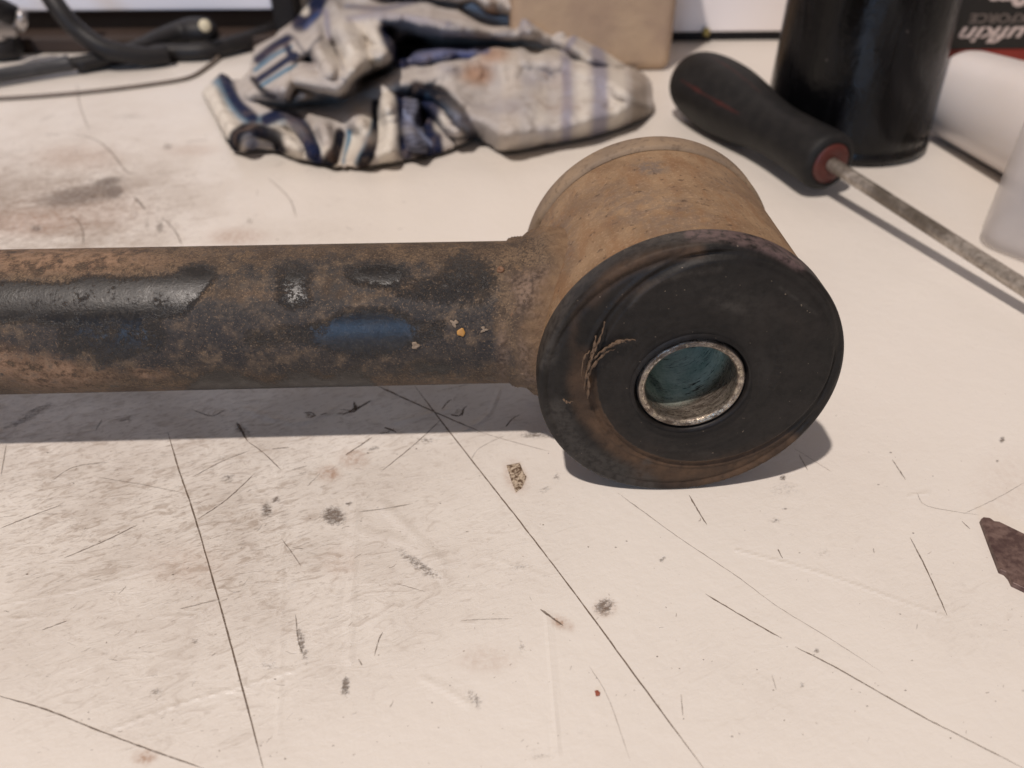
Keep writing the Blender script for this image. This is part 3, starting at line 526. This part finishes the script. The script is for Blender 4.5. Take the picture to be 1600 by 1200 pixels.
# ================================================================== PACKAGE with upside-down print
YC = .300; PL = G(1455, 60, y=YC)[0]; PRt = PL+.115
pk = thing('tape_package', 'black retail package with white and grey print, upside down behind the black can', 'package', (PL, YC, 0))
def rbox(name, x0, x1, y0, y1, z0, z1, mat, bev=.001, seg=3, parent=None, rot=0):
    import bmesh
    bm = bmesh.new(); bmesh.ops.create_cube(bm, size=1)
    for v in bm.verts: v.co = Vector(((x0+x1)/2+v.co.x*(x1-x0), (y0+y1)/2+v.co.y*(y1-y0), (z0+z1)/2+v.co.z*(z1-z0)))
    bmesh.ops.bevel(bm, geom=bm.edges[:], offset=bev, segments=seg, affect='EDGES', profile=.5)
    me = bpy.data.meshes.new(name); bm.to_mesh(me); bm.free(); o = link(name, me, mat, parent)
    return o
ZR = G(1560, 77, y=YC)[2]
m = Mat('black_card', .45); m.set(col=m.mix(m.noise(60), s(14, 13, 14), s(22, 20, 21))); o = rbox('card', PL, PRt, YC, YC+.018, ZR, .12, m.m, .0008); adopt(o, pk)
m = Mat('red_card', .45); m.set(col=m.mix(m.noise(90), s(142, 52, 36), s(116, 34, 32))); o = rbox('red_band', PL, PRt, YC+.0002, YC+.0178, 0, ZR, m.m, .0008); adopt(o, pk)
def text(word, size, pxr, pyb, mat, bold, shear=.25, sp=1.0, xs_=1.0):
    """upside-down word whose END sits at pixel x pxr (left side in the photograph)"""
    cu = bpy.data.curves.new('print_text', 'FONT'); cu.body = word; cu.size = size; cu.shear = shear; cu.offset = bold; cu.extrude = .00012; cu.space_character = sp; cu.align_x = 'RIGHT'; cu.resolution_u = 4
    o = bpy.data.objects.new('print_text', cu); scene.collection.objects.link(o); bpy.context.view_layer.update()
    me = bpy.data.meshes.new_from_object(o.evaluated_get(bpy.context.evaluated_depsgraph_get())); bpy.data.objects.remove(o)
    p = G(pxr, pyb, y=YC-.0003)
    me.transform(Matrix.Translation(Vector(p)) @ Matrix.Diagonal((xs_, 1, 1, 1)) @ Matrix.Rotation(math.pi, 4, 'Y') @ Matrix.Rotation(math.pi/2, 4, 'X'))
    o = link('print_text', me, mat, None, False); adopt(o, pk)
w = Mat('white_print', .5, s(206, 190, 186)); g_ = Mat('grey_print', .5, s(112, 102, 98))
sc = (G(1500, 40, y=YC)-G(1500, 60, y=YC))[2]/20   # metres per photograph pixel, upright
text('Lufkin', 35*sc, 1504, 43, w.m, 22*sc*.026, .30, 1.02, 1.62); text('SHOCKFORCE', 20*sc, 1517, 22, g_.m, .00012, .0, 1.0, 1.3); text('30m', 40*sc, 1549, -20, w.m, .0006, .0, 1.0, 1.35)

# ================================================================== WHITE PLASTIC PARTS
wm = Mat('white_plastic', .35); wm.b.inputs['Subsurface Weight'].default_value = .25; wm.b.inputs['Subsurface Radius'].default_value = (.01, .008, .006)
wm.b.inputs['Subsurface Scale'].default_value = .3; wm.set(col=wm.mix(wm.noise(40, 4), s(212, 204, 200), s(222, 215, 212)))
def bot(y, dr=0.0):
    r = .0178+.0021*(.222-y)/.047; return np.array([.1675+(.222-y)*.14, y, r]), max(r+dr, .0003)
bl = [(.2240, -.0175), (.2239, -.012), (.2232, -.0065), (.2215, -.0025), (.2190, -.0005)]+[(y, 0) for y in np.linspace(.215, .115, 14)]
path = [bot(*q)[0] for q in bl]; rad = [bot(*q)[1] for q in bl]; a1, d = path[-1], (path[-1]-path[-2])/np.linalg.norm(path[-1]-path[-2]); rl_ = rad[-1]
tb = thing('white_bottle', 'white plastic bottle lying on its side at the right edge of the worktop', 'bottle', (.19, .2, 0))
o = link('bottle_body', gridmesh('bottle_body', sweep(np.array(path), rad, 96), wrap_v=True), wm.m); adopt(o, tb)
o = link('bottle_neck', gridmesh('bottle_neck', sweep(np.array([a1-d*.0001, a1+d*.004, a1+d*.012, a1+d*.016]), [rl_, .016, .011, .0109], 64), wrap_v=True), wm.m); adopt(o, tb)
fm = Mat('frosted_plastic', .45); fm.b.inputs['Transmission Weight'].default_value = .15; fm.b.inputs['Alpha'].default_value = .42; fm.b.inputs['IOR'].default_value = 1.3
fm.set(col=fm.mix(fm.noise(50, 4), s(214, 206, 202), s(226, 220, 216)))
cup = thing('frosted_tub', 'frosted translucent plastic tub at the right edge in front of the white bottle', 'tub', (.16, .1, 0))
cc0 = G(1509, 379); e1 = np.array([.55, -.83, 0]); e1 /= np.linalg.norm(e1); e2 = np.array([-e1[1], e1[0], 0])
def rrect(lx, ly, r, inset, z, n=10):
    P = []
    for (cx_, cy_, a0_) in ((lx-r, r, -90), (lx-r, ly-r, 0), (r, ly-r, 90), (r, r, 180)):
        for k in range(n+1):
            a = math.radians(a0_+90*k/n); rr_ = max(r-inset, .0002); P.append(cc0+e1*(cx_+rr_*math.cos(a))+e2*(cy_+rr_*math.sin(a))+np.array([0, 0, z]))
    return P
P = np.array([rrect(.075, .055, .010, i_, z_) for i_, z_ in ((.0095, .0002), (.004, .0), (.0015, .0006), (.0004, .002), (0, .005), (0, .085), (.0008, .0855), (.0013, .085), (.0013, .006), (.003, .002), (.0095, .0016))])
me = gridmesh('tub_wall', P, wrap_v=True, flip=True); o = link('tub_wall', me, fm.m); adopt(o, cup)
FL = rrect(.075, .055, .010, .0094, .0012); o = link('tub_floor', mesh('tub_floor', FL, [tuple(range(len(FL)))]), fm.m); adopt(o, cup)

# ================================================================== RAG (crumpled cotton, several folds)
gx = np.arange(296, 1036, 2.5); gyy = np.arange(-190, 272, 2.5); UX, VY = np.meshgrid(gx, gyy, indexing='ij')
C = Canvas(280, -200, 1050, 290)
outl = [(315, 147), (345, 117), (372, 128), (392, 105), (398, 75), (425, 45), (440, 10), (450, -60), (520, -150), (700, -170), (860, -120), (900, -10), (925, 30), (958, 70), (975, 95), (1000, 112), (1016, 128), (1018, 152), (1022, 172), (985, 193), (925, 212), (850, 226), (790, 236), (765, 226), (742, 214), (720, 226), (690, 238), (630, 250), (575, 259), (535, 262), (505, 256), (470, 250), (430, 236), (400, 232), (366, 236), (345, 200), (330, 172)]
outl = [tuple(q) for q in catmull(outl+[outl[0]], 5)[:-1]]; C.poly(outl, 1, 0); inside = C.a.copy()
def blurred(r): return C.blur(inside, r)
dO = C.dist(np.array(outl+[outl[0]], float))*inside
def region(pts, soft):
    K = Canvas(280, -200, 1050, 290); K.poly(pts, 1, soft); return K.a
def lay(pts, soft, h, ridges=()):
    '''one layer of cloth: a soft-edged sheet at height h with fold ridges across it'''
    global H
    m_ = region(pts, soft); S = np.full_like(H, 1.0)*h
    for rp, w, a in ridges:
        d = C.dist(catmull(rp, 8))/w; S = S+a*np.exp(-d*d)
    H = H*(1-m_)+np.maximum(H, S)*m_
H = np.full_like(C.a, .0032)
for rp, w, a in [([(333, 145), (350, 185), (372, 212)], 11, .0035), ([(352, 120), (372, 165), (400, 195)], 9, .0018), ([(372, 222), (400, 206), (440, 214), (462, 236)], 9, .006), ([(425, 196), (452, 190), (474, 210), (490, 236)], 9, .0045),
    ([(505, 200), (512, 225), (515, 250)], 8, .005), ([(560, 190), (575, 215), (570, 250)], 14, .005), ([(605, 160), (612, 200), (606, 245)], 13, .007), ([(650, 165), (640, 200), (655, 235)], 10, .008), ([(400, 160), (450, 185), (520, 192), (590, 170), (640, 150)], 22, .005)]:
    d = C.dist(catmull(rp, 8))/w; H = H+a*np.exp(-d*d)
# right sheet
lay([(560, 150), (640, 112), (735, 78), (870, 84), (930, 104), (1000, 130), (1060, 160), (1040, 230), (880, 260), (780, 250), (742, 214), (718, 176), (690, 152), (640, 142)], 9, .0115,
    [([(600, 132), (700, 104), (780, 86), (870, 90), (960, 118), (1010, 145)], 26, .0075), ([(705, 150), (735, 185), (775, 222)], 15, .0035), ([(800, 110), (815, 160), (800, 215)], 30, .0022), ([(905, 120), (925, 160), (915, 200)], 22, .002), ([(760, 130), (770, 170)], 16, -.002), ([(860, 130), (868, 190)], 18, -.0018), ([(980, 130), (1000, 160)], 10, .003)])
lay([(640, 135), (668, 138), (700, 150), (728, 180), (748, 214), (728, 220), (700, 205), (676, 176), (650, 158)], 5, .013, [([(650, 143), (690, 153), (718, 180), (738, 212)], 9, .005)])
lay([(880, 76), (903, 50), (928, 50), (952, 66), (975, 100), (960, 108), (920, 100)], 7, .021, [([(900, 66), (930, 64), (955, 88)], 14, .007)])
# navy pocket and the upper folds
lay([(600, 112), (636, 86), (690, 72), (830, 74), (820, 92), (735, 98), (690, 106), (640, 118)], 6, .0185, [([(630, 100), (700, 82), (740, 80)], 8, .004), ([(650, 104), (720, 92)], 4, -.003)])
lay([(385, 150), (396, 100), (418, 60), (445, -20), (470, -210), (700, -210), (640, 40), (614, 92), (560, 118), (545, 140), (528, 152), (480, 154), (450, 160), (420, 154)], 6, .021,
    [([(400, 138), (440, 108), (470, 84)], 7, .006), ([(405, 112), (440, 84), (462, 62)], 8, .007), ([(442, 140), (446, 120)], 9, .004), ([(470, 118), (500, 128), (528, 138)], 16, .006), ([(488, 50), (500, 84), (516, 112)], 11, .010),
     ([(468, 20), (470, 52), (478, 78)], 9, .006), ([(535, 50), (556, 88), (552, 112)], 20, .012), ([(590, 50), (604, 72), (598, 92)], 20, .010), ([(480, 90), (500, 104)], 10, -.004), ([(522, 70), (535, 108)], 5, -.006), ([(440, 40), (450, -20)], 12, .007), ([(572, 60), (580, 104)], 6, -.004)])
lay([(470, -210), (500, 0), (540, 32), (606, 40), (636, 58), (700, 66), (800, 62), (880, 74), (892, 60), (870, -210)], 9, .0225,
    [([(560, 34), (620, 26), (700, 40), (800, 54)], 15, .009), ([(540, 14), (640, 0), (720, 12), (800, 40)], 8, -.004), ([(600, -20), (700, -16), (760, 0)], 22, .010), ([(736, 14), (760, 34), (800, 36)], 12, -.022), ([(790, 0), (812, 30), (830, 50)], 9, .008), ([(520, 10), (530, 30)], 10, .006), ([(840, 30), (870, 60)], 14, -.006)])
for rp, w, dpt in [([(640, 66), (700, 74), (770, 70), (800, 72)], 4, .004), ([(606, 50), (624, 78), (640, 96)], 9, .012), ([(398, 150), (430, 162), (480, 162), (530, 156)], 6, .004), ([(456, 150), (470, 140), (520, 150)], 5, .009), ([(548, 128), (600, 112), (640, 104)], 5, .006), ([(930, 104), (955, 106), (978, 108)], 5, .006), ([(640, 150), (680, 160), (712, 200)], 4, .004)]:
    d = C.dist(catmull(rp, 8))/w; H = H-dpt*np.exp(-d*d)
def nz_(r, rx=None):
    q = C.blur(rng.normal(0, 1, H.shape), r); return q/q.std()
H = C.blur(H, 3); up_ = smooth(.004, .015, H)
wr = np.abs(nz_(14)); wr2 = np.abs(nz_(8)); wr3 = np.abs(nz_(22)); H = H+up_*(.0008*np.exp(-(wr3/.2)**2)+.0012*np.exp(-(wr/.25)**2)+.0006*np.exp(-(wr2/.3)**2)+.0007*nz_(16))+.0004*nz_(12)
cap_ = .0008+.00038*dO+.002*smooth(0, 24, dO)
H = np.minimum(np.clip(H, .0012, .06), cap_); H = C.blur(H, 2)
H = H*smooth(-195, -120, C.Y)+.0006; C2 = Canvas(280, -200, 1050, 290); C2.a = H; C3 = Canvas(280, -200, 1050, 290); C3.a = inside
hv = C2.get(UX, VY); inn = C3.get(UX, VY) > .5
dd = FW+RT*((UX-800)/CF)[..., None]+UP*((600-VY)/CF)[..., None]; kk = (hv-CP[2])/dd[..., 2]; P = CP+kk[..., None]*dd
# colours of the cloth
CR = [Canvas(280, -200, 1050, 290) for _ in range(3)]
NAVY, DKN, TEAL, LAV, WHT, GRY, BRN, LBL = (26, 34, 62), (14, 18, 30), (70, 116, 142), (146, 142, 154), (214, 206, 194), (178, 172, 168), (158, 118, 88), (120, 130, 158)
def lin(c): return s(*c)[:3]
for k in range(3): CR[k].a[:] = lin((186, 178, 171))[k]
def cs(col, pts, w, soft=5, kk=1.0):
    q = catmull(pts, 8); d = CR[0].dist(q); mk = (1-smooth(w/2-soft/2, w/2+soft/2, d))*kk
    for k in range(3): CR[k].put(mk, lin(col)[k])
def ce(col, x, y, rx, ry, kk=1.0, rot=0, e=.5):
    for k in range(3): CR[k].ell(x, y, rx, ry, lin(col)[k], kk, rot, e)
ce(GRY, 600, 0, 160, 80, .7); ce(WHT, 560, 75, 55, 40, .8); ce(GRY, 800, 160, 100, 60, .6); ce(GRY, 560, 190, 60, 30, .4)
# hem with navy and teal bands
cs(WHT, [(330, 150), (350, 185), (375, 215), (410, 205), (440, 200), (470, 225), (500, 245), (540, 245), (555, 225)], 30, 6); cs(TEAL, [(343, 130), (362, 165), (390, 190), (420, 190), (455, 185), (480, 215), (495, 240)], 16, 14, .8)
cs(NAVY, [(350, 118), (362, 148), (380, 172), (396, 187)], 18, 10); cs(NAVY, [(418, 190), (445, 180), (468, 196), (482, 222), (490, 240)], 20, 7); cs(DKN, [(314, 147), (330, 175), (348, 207), (366, 236)], 6, 3)
cs(DKN, [(366, 236), (372, 212), (392, 204), (430, 214), (440, 235)], 18, 6); ce(LBL, 392, 222, 12, 10, .9); cs(DKN, [(440, 230), (470, 249), (505, 257)], 8, 4); cs(NAVY, [(490, 235), (500, 250)], 18, 6); ce(WHT, 462, 240, 14, 8, .7)
cs(DKN, [(512, 258), (525, 235), (530, 212)], 20, 5); cs(TEAL, [(538, 255), (545, 225), (548, 205)], 8, 6); cs(WHT, [(548, 252), (562, 215), (570, 190)], 18, 6); cs(TEAL, [(560, 255), (575, 225), (582, 190)], 8, 6, .8)
cs(DKN, [(566, 258), (582, 225), (590, 165)], 16, 4); cs(WHT, [(604, 250), (605, 200), (612, 150)], 26, 8)
for c_, x0 in ((NAVY, 632), (DKN, 655), (NAVY, 676)): cs(c_, [(x0-5, 148), (x0, 190), (x0+2, 236)], 26, 8)
for i in range(17): cs((150, 152, 172), [(628+i*.6, 158+i*4.6), (650+i*.9, 160+i*4.6)], 2.2, 2, .75)
cs((150, 160, 190), [(632, 175), (650, 205), (672, 228)], 5, 5, .7); cs(DKN, [(650, 140), (690, 150), (715, 180), (738, 210)], 24, 8); cs((70, 96, 122), [(668, 152), (700, 172), (728, 200)], 7, 6, .8); cs(DKN, [(700, 214), (742, 214)], 6, 4)
ce(WHT, 690, 196, 10, 14, .8, .4)
# pale stripes of the right sheet
for x0, w_, c_, k_ in ((800, 30, (196, 184, 170), .5), (845, 16, (206, 198, 188), .6), (888, 15, LAV, .9), (912, 16, WHT, .6), (938, 22, LAV, .9), (965, 22, WHT, .7), (998, 24, (150, 138, 126), .8)): cs(c_, [(x0-6, 84), (x0, 140), (x0-5, 225)], w_, 10, k_)
ce(BRN, 745, 118, 26, 18, .75, 0, .6); ce((168, 122, 90), 770, 88, 22, 12, .6, 0, .7); ce((170, 162, 158), 760, 180, 60, 36, .35, 0, .8)
for x, y, r in ((722, 190, 9), (850, 206, 7), (800, 170, 10), (830, 130, 9), (700, 110, 8)): ce(LAV, x, y, r*2, r, .4, .3, .9)
# stripes of the upper bunch
cs(NAVY, [(405, 95), (430, 75), (452, 62)], 14, 6); cs(TEAL, [(400, 112), (432, 88), (456, 76)], 6, 5); cs(NAVY, [(404, 128), (436, 106), (462, 88)], 11, 6); cs(TEAL, [(408, 138), (440, 118), (462, 104)], 6, 5); cs(DKN, [(396, 125), (410, 142), (430, 148)], 8, 5)
cs(NAVY, [(505, -10), (490, 20), (470, 40)], 26, 8); cs((60, 80, 128), [(480, 45), (500, 20)], 8, 6, .7); cs(WHT, [(470, 0), (478, 20)], 14, 6); cs(NAVY, [(450, 75), (458, 95)], 10, 6); cs(LAV, [(510, 20), (515, 60)], 10, 6)
cs(LAV, [(545, 32), (600, 26), (700, 40)], 10, 10, .7); cs(NAVY, [(600, 48), (612, 75), (630, 100)], 20, 8); cs(NAVY, [(625, 62), (660, 62)], 12, 8, .8); cs(NAVY, [(628, 98), (670, 88), (730, 84)], 24, 8); cs((150, 150, 178), [(640, 96), (690, 84)], 6, 5, .9); cs((46, 60, 110), [(700, 86), (735, 84)], 10, 6)
ce(BRN, 762, 20, 18, 10, .7); ce(NAVY, 520, -30, 30, 30, .8); ce(LAV, 820, 20, 16, 30, .6); cs(LAV, [(902, 50), (890, 74)], 9, 6, .9); cs((190, 180, 166), [(830, 80), (920, 92)], 8, 8, .5)
for i in range(46):
    x, y = rng.uniform(390, 900), rng.uniform(-60, 235); c_ = [(150, 146, 148), (168, 158, 148), (120, 120, 134), (206, 200, 190)][i % 4]
    ce(c_, x, y, rng.uniform(8, 26), rng.uniform(5, 14), rng.uniform(.15, .45), rng.uniform(-.6, .6), .9)
cs((46, 56, 96), [(540, 12), (600, 16), (650, 4)], 8, 8, .6); cs((60, 62, 84), [(700, 40), (760, 56), (800, 52)], 7, 8, .5); cs(NAVY, [(460, 60), (480, 84), (500, 60)], 5, 5, .6); cs((90, 88, 104), [(520, 60), (538, 110)], 5, 5, .6)
cs((96, 100, 128), [(650, 92), (700, 82), (760, 82)], 12, 7, .9); cs((190, 190, 206), [(660, 100), (700, 90)], 4, 4, .9)
colr = np.stack([CR[k].get(UX, VY) for k in range(3)], -1)
keep = inn; idx = -np.ones(keep.shape, int); idx[keep] = np.arange(keep.sum()); V = P[keep]; cv = colr[keep]
nn = len(V); V2 = V.copy(); V2[:, 2] = np.maximum(V2[:, 2]-.0012, .0002)
q = np.stack([idx[:-1, :-1], idx[1:, :-1], idx[1:, 1:], idx[:-1, 1:]], -1).reshape(-1, 4); q = q[(q >= 0).all(1)]
me = bpy.data.meshes.new('rag'); me.from_pydata(V.tolist(), [], q[:, ::-1].tolist()); me.update(); attrc(me, 'dye', cv)
m = Mat('printed_cotton', .95, spec=.15); n1 = m.noise(120, 5, .6); n2 = m.noise(1400, 2, .5)
dirty = m.mix(m.step(n1, .5, .72, 0, .38), m.at('dye', True), s(128, 112, 100)); dirty = m.mix(m.step(m.noise(45, 4), .52, .7, 0, .22), dirty, s(140, 112, 92)); m.set(col=dirty)
mw = m.N.new('ShaderNodeTexWave'); mw.inputs['Scale'].default_value = 420; m.L(m.mapping((1, 1, .3), (0, 0, .5)), mw.inputs['Vector'])
m.bump(m.math('ADD', m.math('MULTIPLY', n1, 1.0), m.math('ADD', m.math('MULTIPLY', n2, .2), m.math('MULTIPLY', mw.outputs['Fac'], .08))), .0022, .6)
rag = link('rag', me, m.m); sol = rag.modifiers.new('thickness', 'SOLIDIFY'); sol.thickness = .0009; sol.offset = 1
tag(rag, 'crumpled dirty cotton rag with navy and teal striped hem on the worktop behind the tube', 'rag')

# ================================================================== BACKGROUND
# tan block behind the rag
p0 = G(800, 118); p1 = G(1047, 112)
m = Mat('tan_material', .8); n1 = m.noise(35, 4); m.set(col=m.mix(m.step(n1, .3, .7), s(168, 142, 120), s(186, 160, 132))); m.bump(m.noise(160, 5), .0012, .5)
o = rbox('tan_block', p0[0], p1[0], p1[1], p1[1]+.05, .0, .11, m.m, .006, 5); tag(o, 'plain tan block with rounded corners standing behind the striped rag', 'block')
# cabinet panels along the back of the worktop
wp = Mat('white_enamel', .35); wp.set(col=wp.mix(wp.noise(14, 3), s(240, 232, 230), s(246, 238, 234)))
wl = Mat('cool_white_enamel', .35); wl.set(col=wl.mix(wl.noise(14, 3), s(240, 242, 252), s(246, 244, 250)))
bk = Mat('post_and_gap_shade', .8); bk.set(col=bk.mix(bk.noise(30, 4), s(18, 16, 18), s(30, 26, 26)))  # near-black: the dark post, and shade painted into the cabinet gaps
wd_ = Mat('brown_wood', .7); mp = wd_.mapping((14, 200, 200)); wd_.set(col=wd_.mix(wd_.noise(1, 5, .6, mp), s(38, 28, 22), s(62, 45, 35)))
YL = .388; zb = G(240, 17, y=YL)[2]; xl = G(427, 18, y=YL)[0]
cab = thing('left_cabinet', 'white cabinet raised over a dark gap at the back left of the worktop', 'cabinet', (-.3, YL, 0))
cab.name = 'white_cabinet'
o = rbox('front_panel', -.75, xl, YL, YL+.02, zb, .32, wl.m, .0015); adopt(o, cab)
o = rbox('side_post', xl+.0003, G(462, 18, y=YL)[0], YL-.004, YL+.02, zb-.02, .32, bk.m, .0015); tag(o, 'dark brown post'); adopt(o, cab)
o = rbox('wooden_plinth', -.75, -.03, G(200, 83)[1], YL+.06, 0.0, .0085, wd_.m, .0012); adopt(o, cab)
o = rbox('gap_shade_back', -.75, -.03, YL+.0605, YL+.07, 0.0, zb+.01, bk.m, .0005); adopt(o, cab)  # near-black slab, its colour stands in for shade under the cabinet
YR = .384; zb2 = G(1120, 50, y=YR)[2]; xr = G(1030, 40, y=YR)[0]
cb2 = thing('white_cabinet', 'white cabinet front close above the worktop between the tan block and the black can', 'cabinet', (.1, YR, 0))
o = rbox('front_panel', xl+.10, .75, YR+.0, YR+.02, zb2, .32, wp.m, .0012); adopt(o, cb2)
o = rbox('gap_shade_back', xl+.10, .75, YR+.003, YR+.024, 0, zb2-.0004, bk.m, .0003); adopt(o, cb2)  # dark filler just behind the panel, shade of the gap as colour
p = G(1103, 50, y=YR-.002); Rr = sweep(np.array([p+[0, .002, 0], p, p-[0, .002, 0], p-[0, .003, 0]]), [.0022, .0026, .0022, .001], 20); bz = Mat('brass', .35, s(150, 134, 80), .7); bz.set(col=bz.mix(bz.noise(800), s(120, 108, 60), s(168, 152, 96)))
o = link('brass_screw', gridmesh('brass_screw', Rr, wrap_v=True), bz.m); adopt(o, cb2)
# cables and clamp at the left
ck = Mat('black_cable_rubber', .5, spec=.3); n1 = ck.noise(120, 4); ck.set(col=ck.mix(n1, s(22, 21, 22), s(44, 41, 41))); ck.bump(ck.noise(500, 3), .0004, .4)
def cable(name, pts, rad, mat, label, cat, n=8, sq=1.0):
    q = np.array([G(x, y, z) for x, y, z in pts]); q = catmull(q, n); r_ = rad if np.isscalar(rad) else np.interp(np.linspace(0, 1, len(q)), np.linspace(0, 1, len(rad)), rad)
    return tag(link(name, gridmesh(name, sweep(q, r_, 24, True, sq), wrap_v=True), mat), label, cat)
cable('cable', [(45, -90, .060), (66, -30, .043), (92, 14, .031), (125, 50, .020), (165, 76, .012), (225, 88, .0065), (262, 86, .0055)], .0050, ck.m, 'thick black cable curving down from the top left corner', 'cable')
cable('cable', [(120, 102, .0045), (190, 88, .005), (245, 82, .005), (318, 80, .005), (374, 66, .006), (432, 44, .008), (470, 22, .010), (520, 5, .008)], .0045, ck.m, 'black cable running right towards the rag from the cable crossing', 'cable')
bar = Mat('black_steel_bar', .35, metal=.3); bar.set(col=bar.mix(bar.noise(200, 4), s(38, 38, 40), s(84, 84, 86)))
cable('handle_bar', [(-70, 132, .005), (0, 118, .005), (80, 104, .0055), (110, 98, .006)], [.0042, .0044, .0046, .0052], bar.m, 'dark metal bar reaching in from the left edge of the worktop', 'bar', sq=.8)
cl_ = thing('clamp', 'black plastic clamp handle with a white rivet lying on the cables', 'clamp', tuple(G(250, 80)))
q = catmull(np.array([G(x, y, z) for x, y, z in [(100, 101, .0055), (150, 93, .006), (205, 78, .008), (250, 60, .010), (285, 50, .011), (316, 48, .0115), (338, 50, .010)]]), 8)
r_ = np.interp(np.linspace(0, 1, len(q)), [0, .2, .4, .6, .75, .9, 1], [.0040, .0045, .0050, .0070, .0092, .0088, .005])
o = link('clamp_handle', gridmesh('clamp_handle', sweep(q, r_, 28, True, .8), wrap_v=True), ck.m); adopt(o, cl_)
p = G(320, 40, .0195); dv = (CP-p)/np.linalg.norm(CP-p); p = p-dv*.0; ivm = Mat('ivory_rivet', .4); ivm.set(col=ivm.mix(ivm.noise(600), s(216, 206, 180), s(190, 180, 150)))
o = link('rivet', gridmesh('rivet', sweep(np.array([p-dv*.012, p-dv*.001, p, p+dv*.0006]), [.0033, .0033, .0028, .0012], 24), wrap_v=True), ivm.m); adopt(o, cl_)
gw = Mat('grey_line', .5, s(104, 94, 86)); gw.set(col=gw.mix(gw.noise(300), s(96, 86, 78), s(124, 112, 102)))
cable('thin_line', [(-40, 156, .0012), (60, 150, .0012), (150, 142, .0012), (240, 131, .0012), (295, 121, .0012), (325, 103, .0014), (342, 88, .002)], .0010, gw.m, 'thin grey line lying on the worktop in front of the black cables', 'thin_line')  # thin grey tube drawn along a narrow line on the worktop
sv = Mat('silver_fitting', .3, metal=.85); sv.set(col=sv.mix(sv.noise(120, 4), s(150, 146, 144), s(206, 200, 196)))
ft = thing('hose_fitting', 'silver hose fitting with dark ring in the top left corner', 'fitting', tuple(G(10, 70)))
q = np.array([G(x, y, z) for x, y, z in [(-60, 36, .022), (-30, 38, .020), (0, 42, .018), (14, 44, .017), (20, 45, .017)]]); o = link('coupling', gridmesh('coupling', sweep(q, [.008, .0088, .0088, .008, .004], 32), wrap_v=True), sv.m); adopt(o, ft)
q = np.array([G(x, y, z) for x, y, z in [(34, 20, .030), (34, 34, .025), (33, 44, .021)]]); o = link('clip', gridmesh('clip', sweep(q, [.0022, .003, .0022], 20), wrap_v=True), sv.m); adopt(o, ft)
q = np.array([G(x, y, z) for x, y, z in [(-40, 72, .008), (0, 72, .008), (24, 70, .008), (30, 70, .008)]]); o = link('rubber_boot', gridmesh('rubber_boot', sweep(q, [.0075, .0078, .0075, .005], 28), wrap_v=True), ck.m); adopt(o, ft)
q = np.array([G(x, y, z) for x, y, z in [(-30, 10, .034), (0, 14, .030), (20, 24, .026)]]); o = link('rubber_hose', gridmesh('rubber_hose', sweep(q, [.006, .006, .0058], 24), wrap_v=True), ck.m); adopt(o, ft)
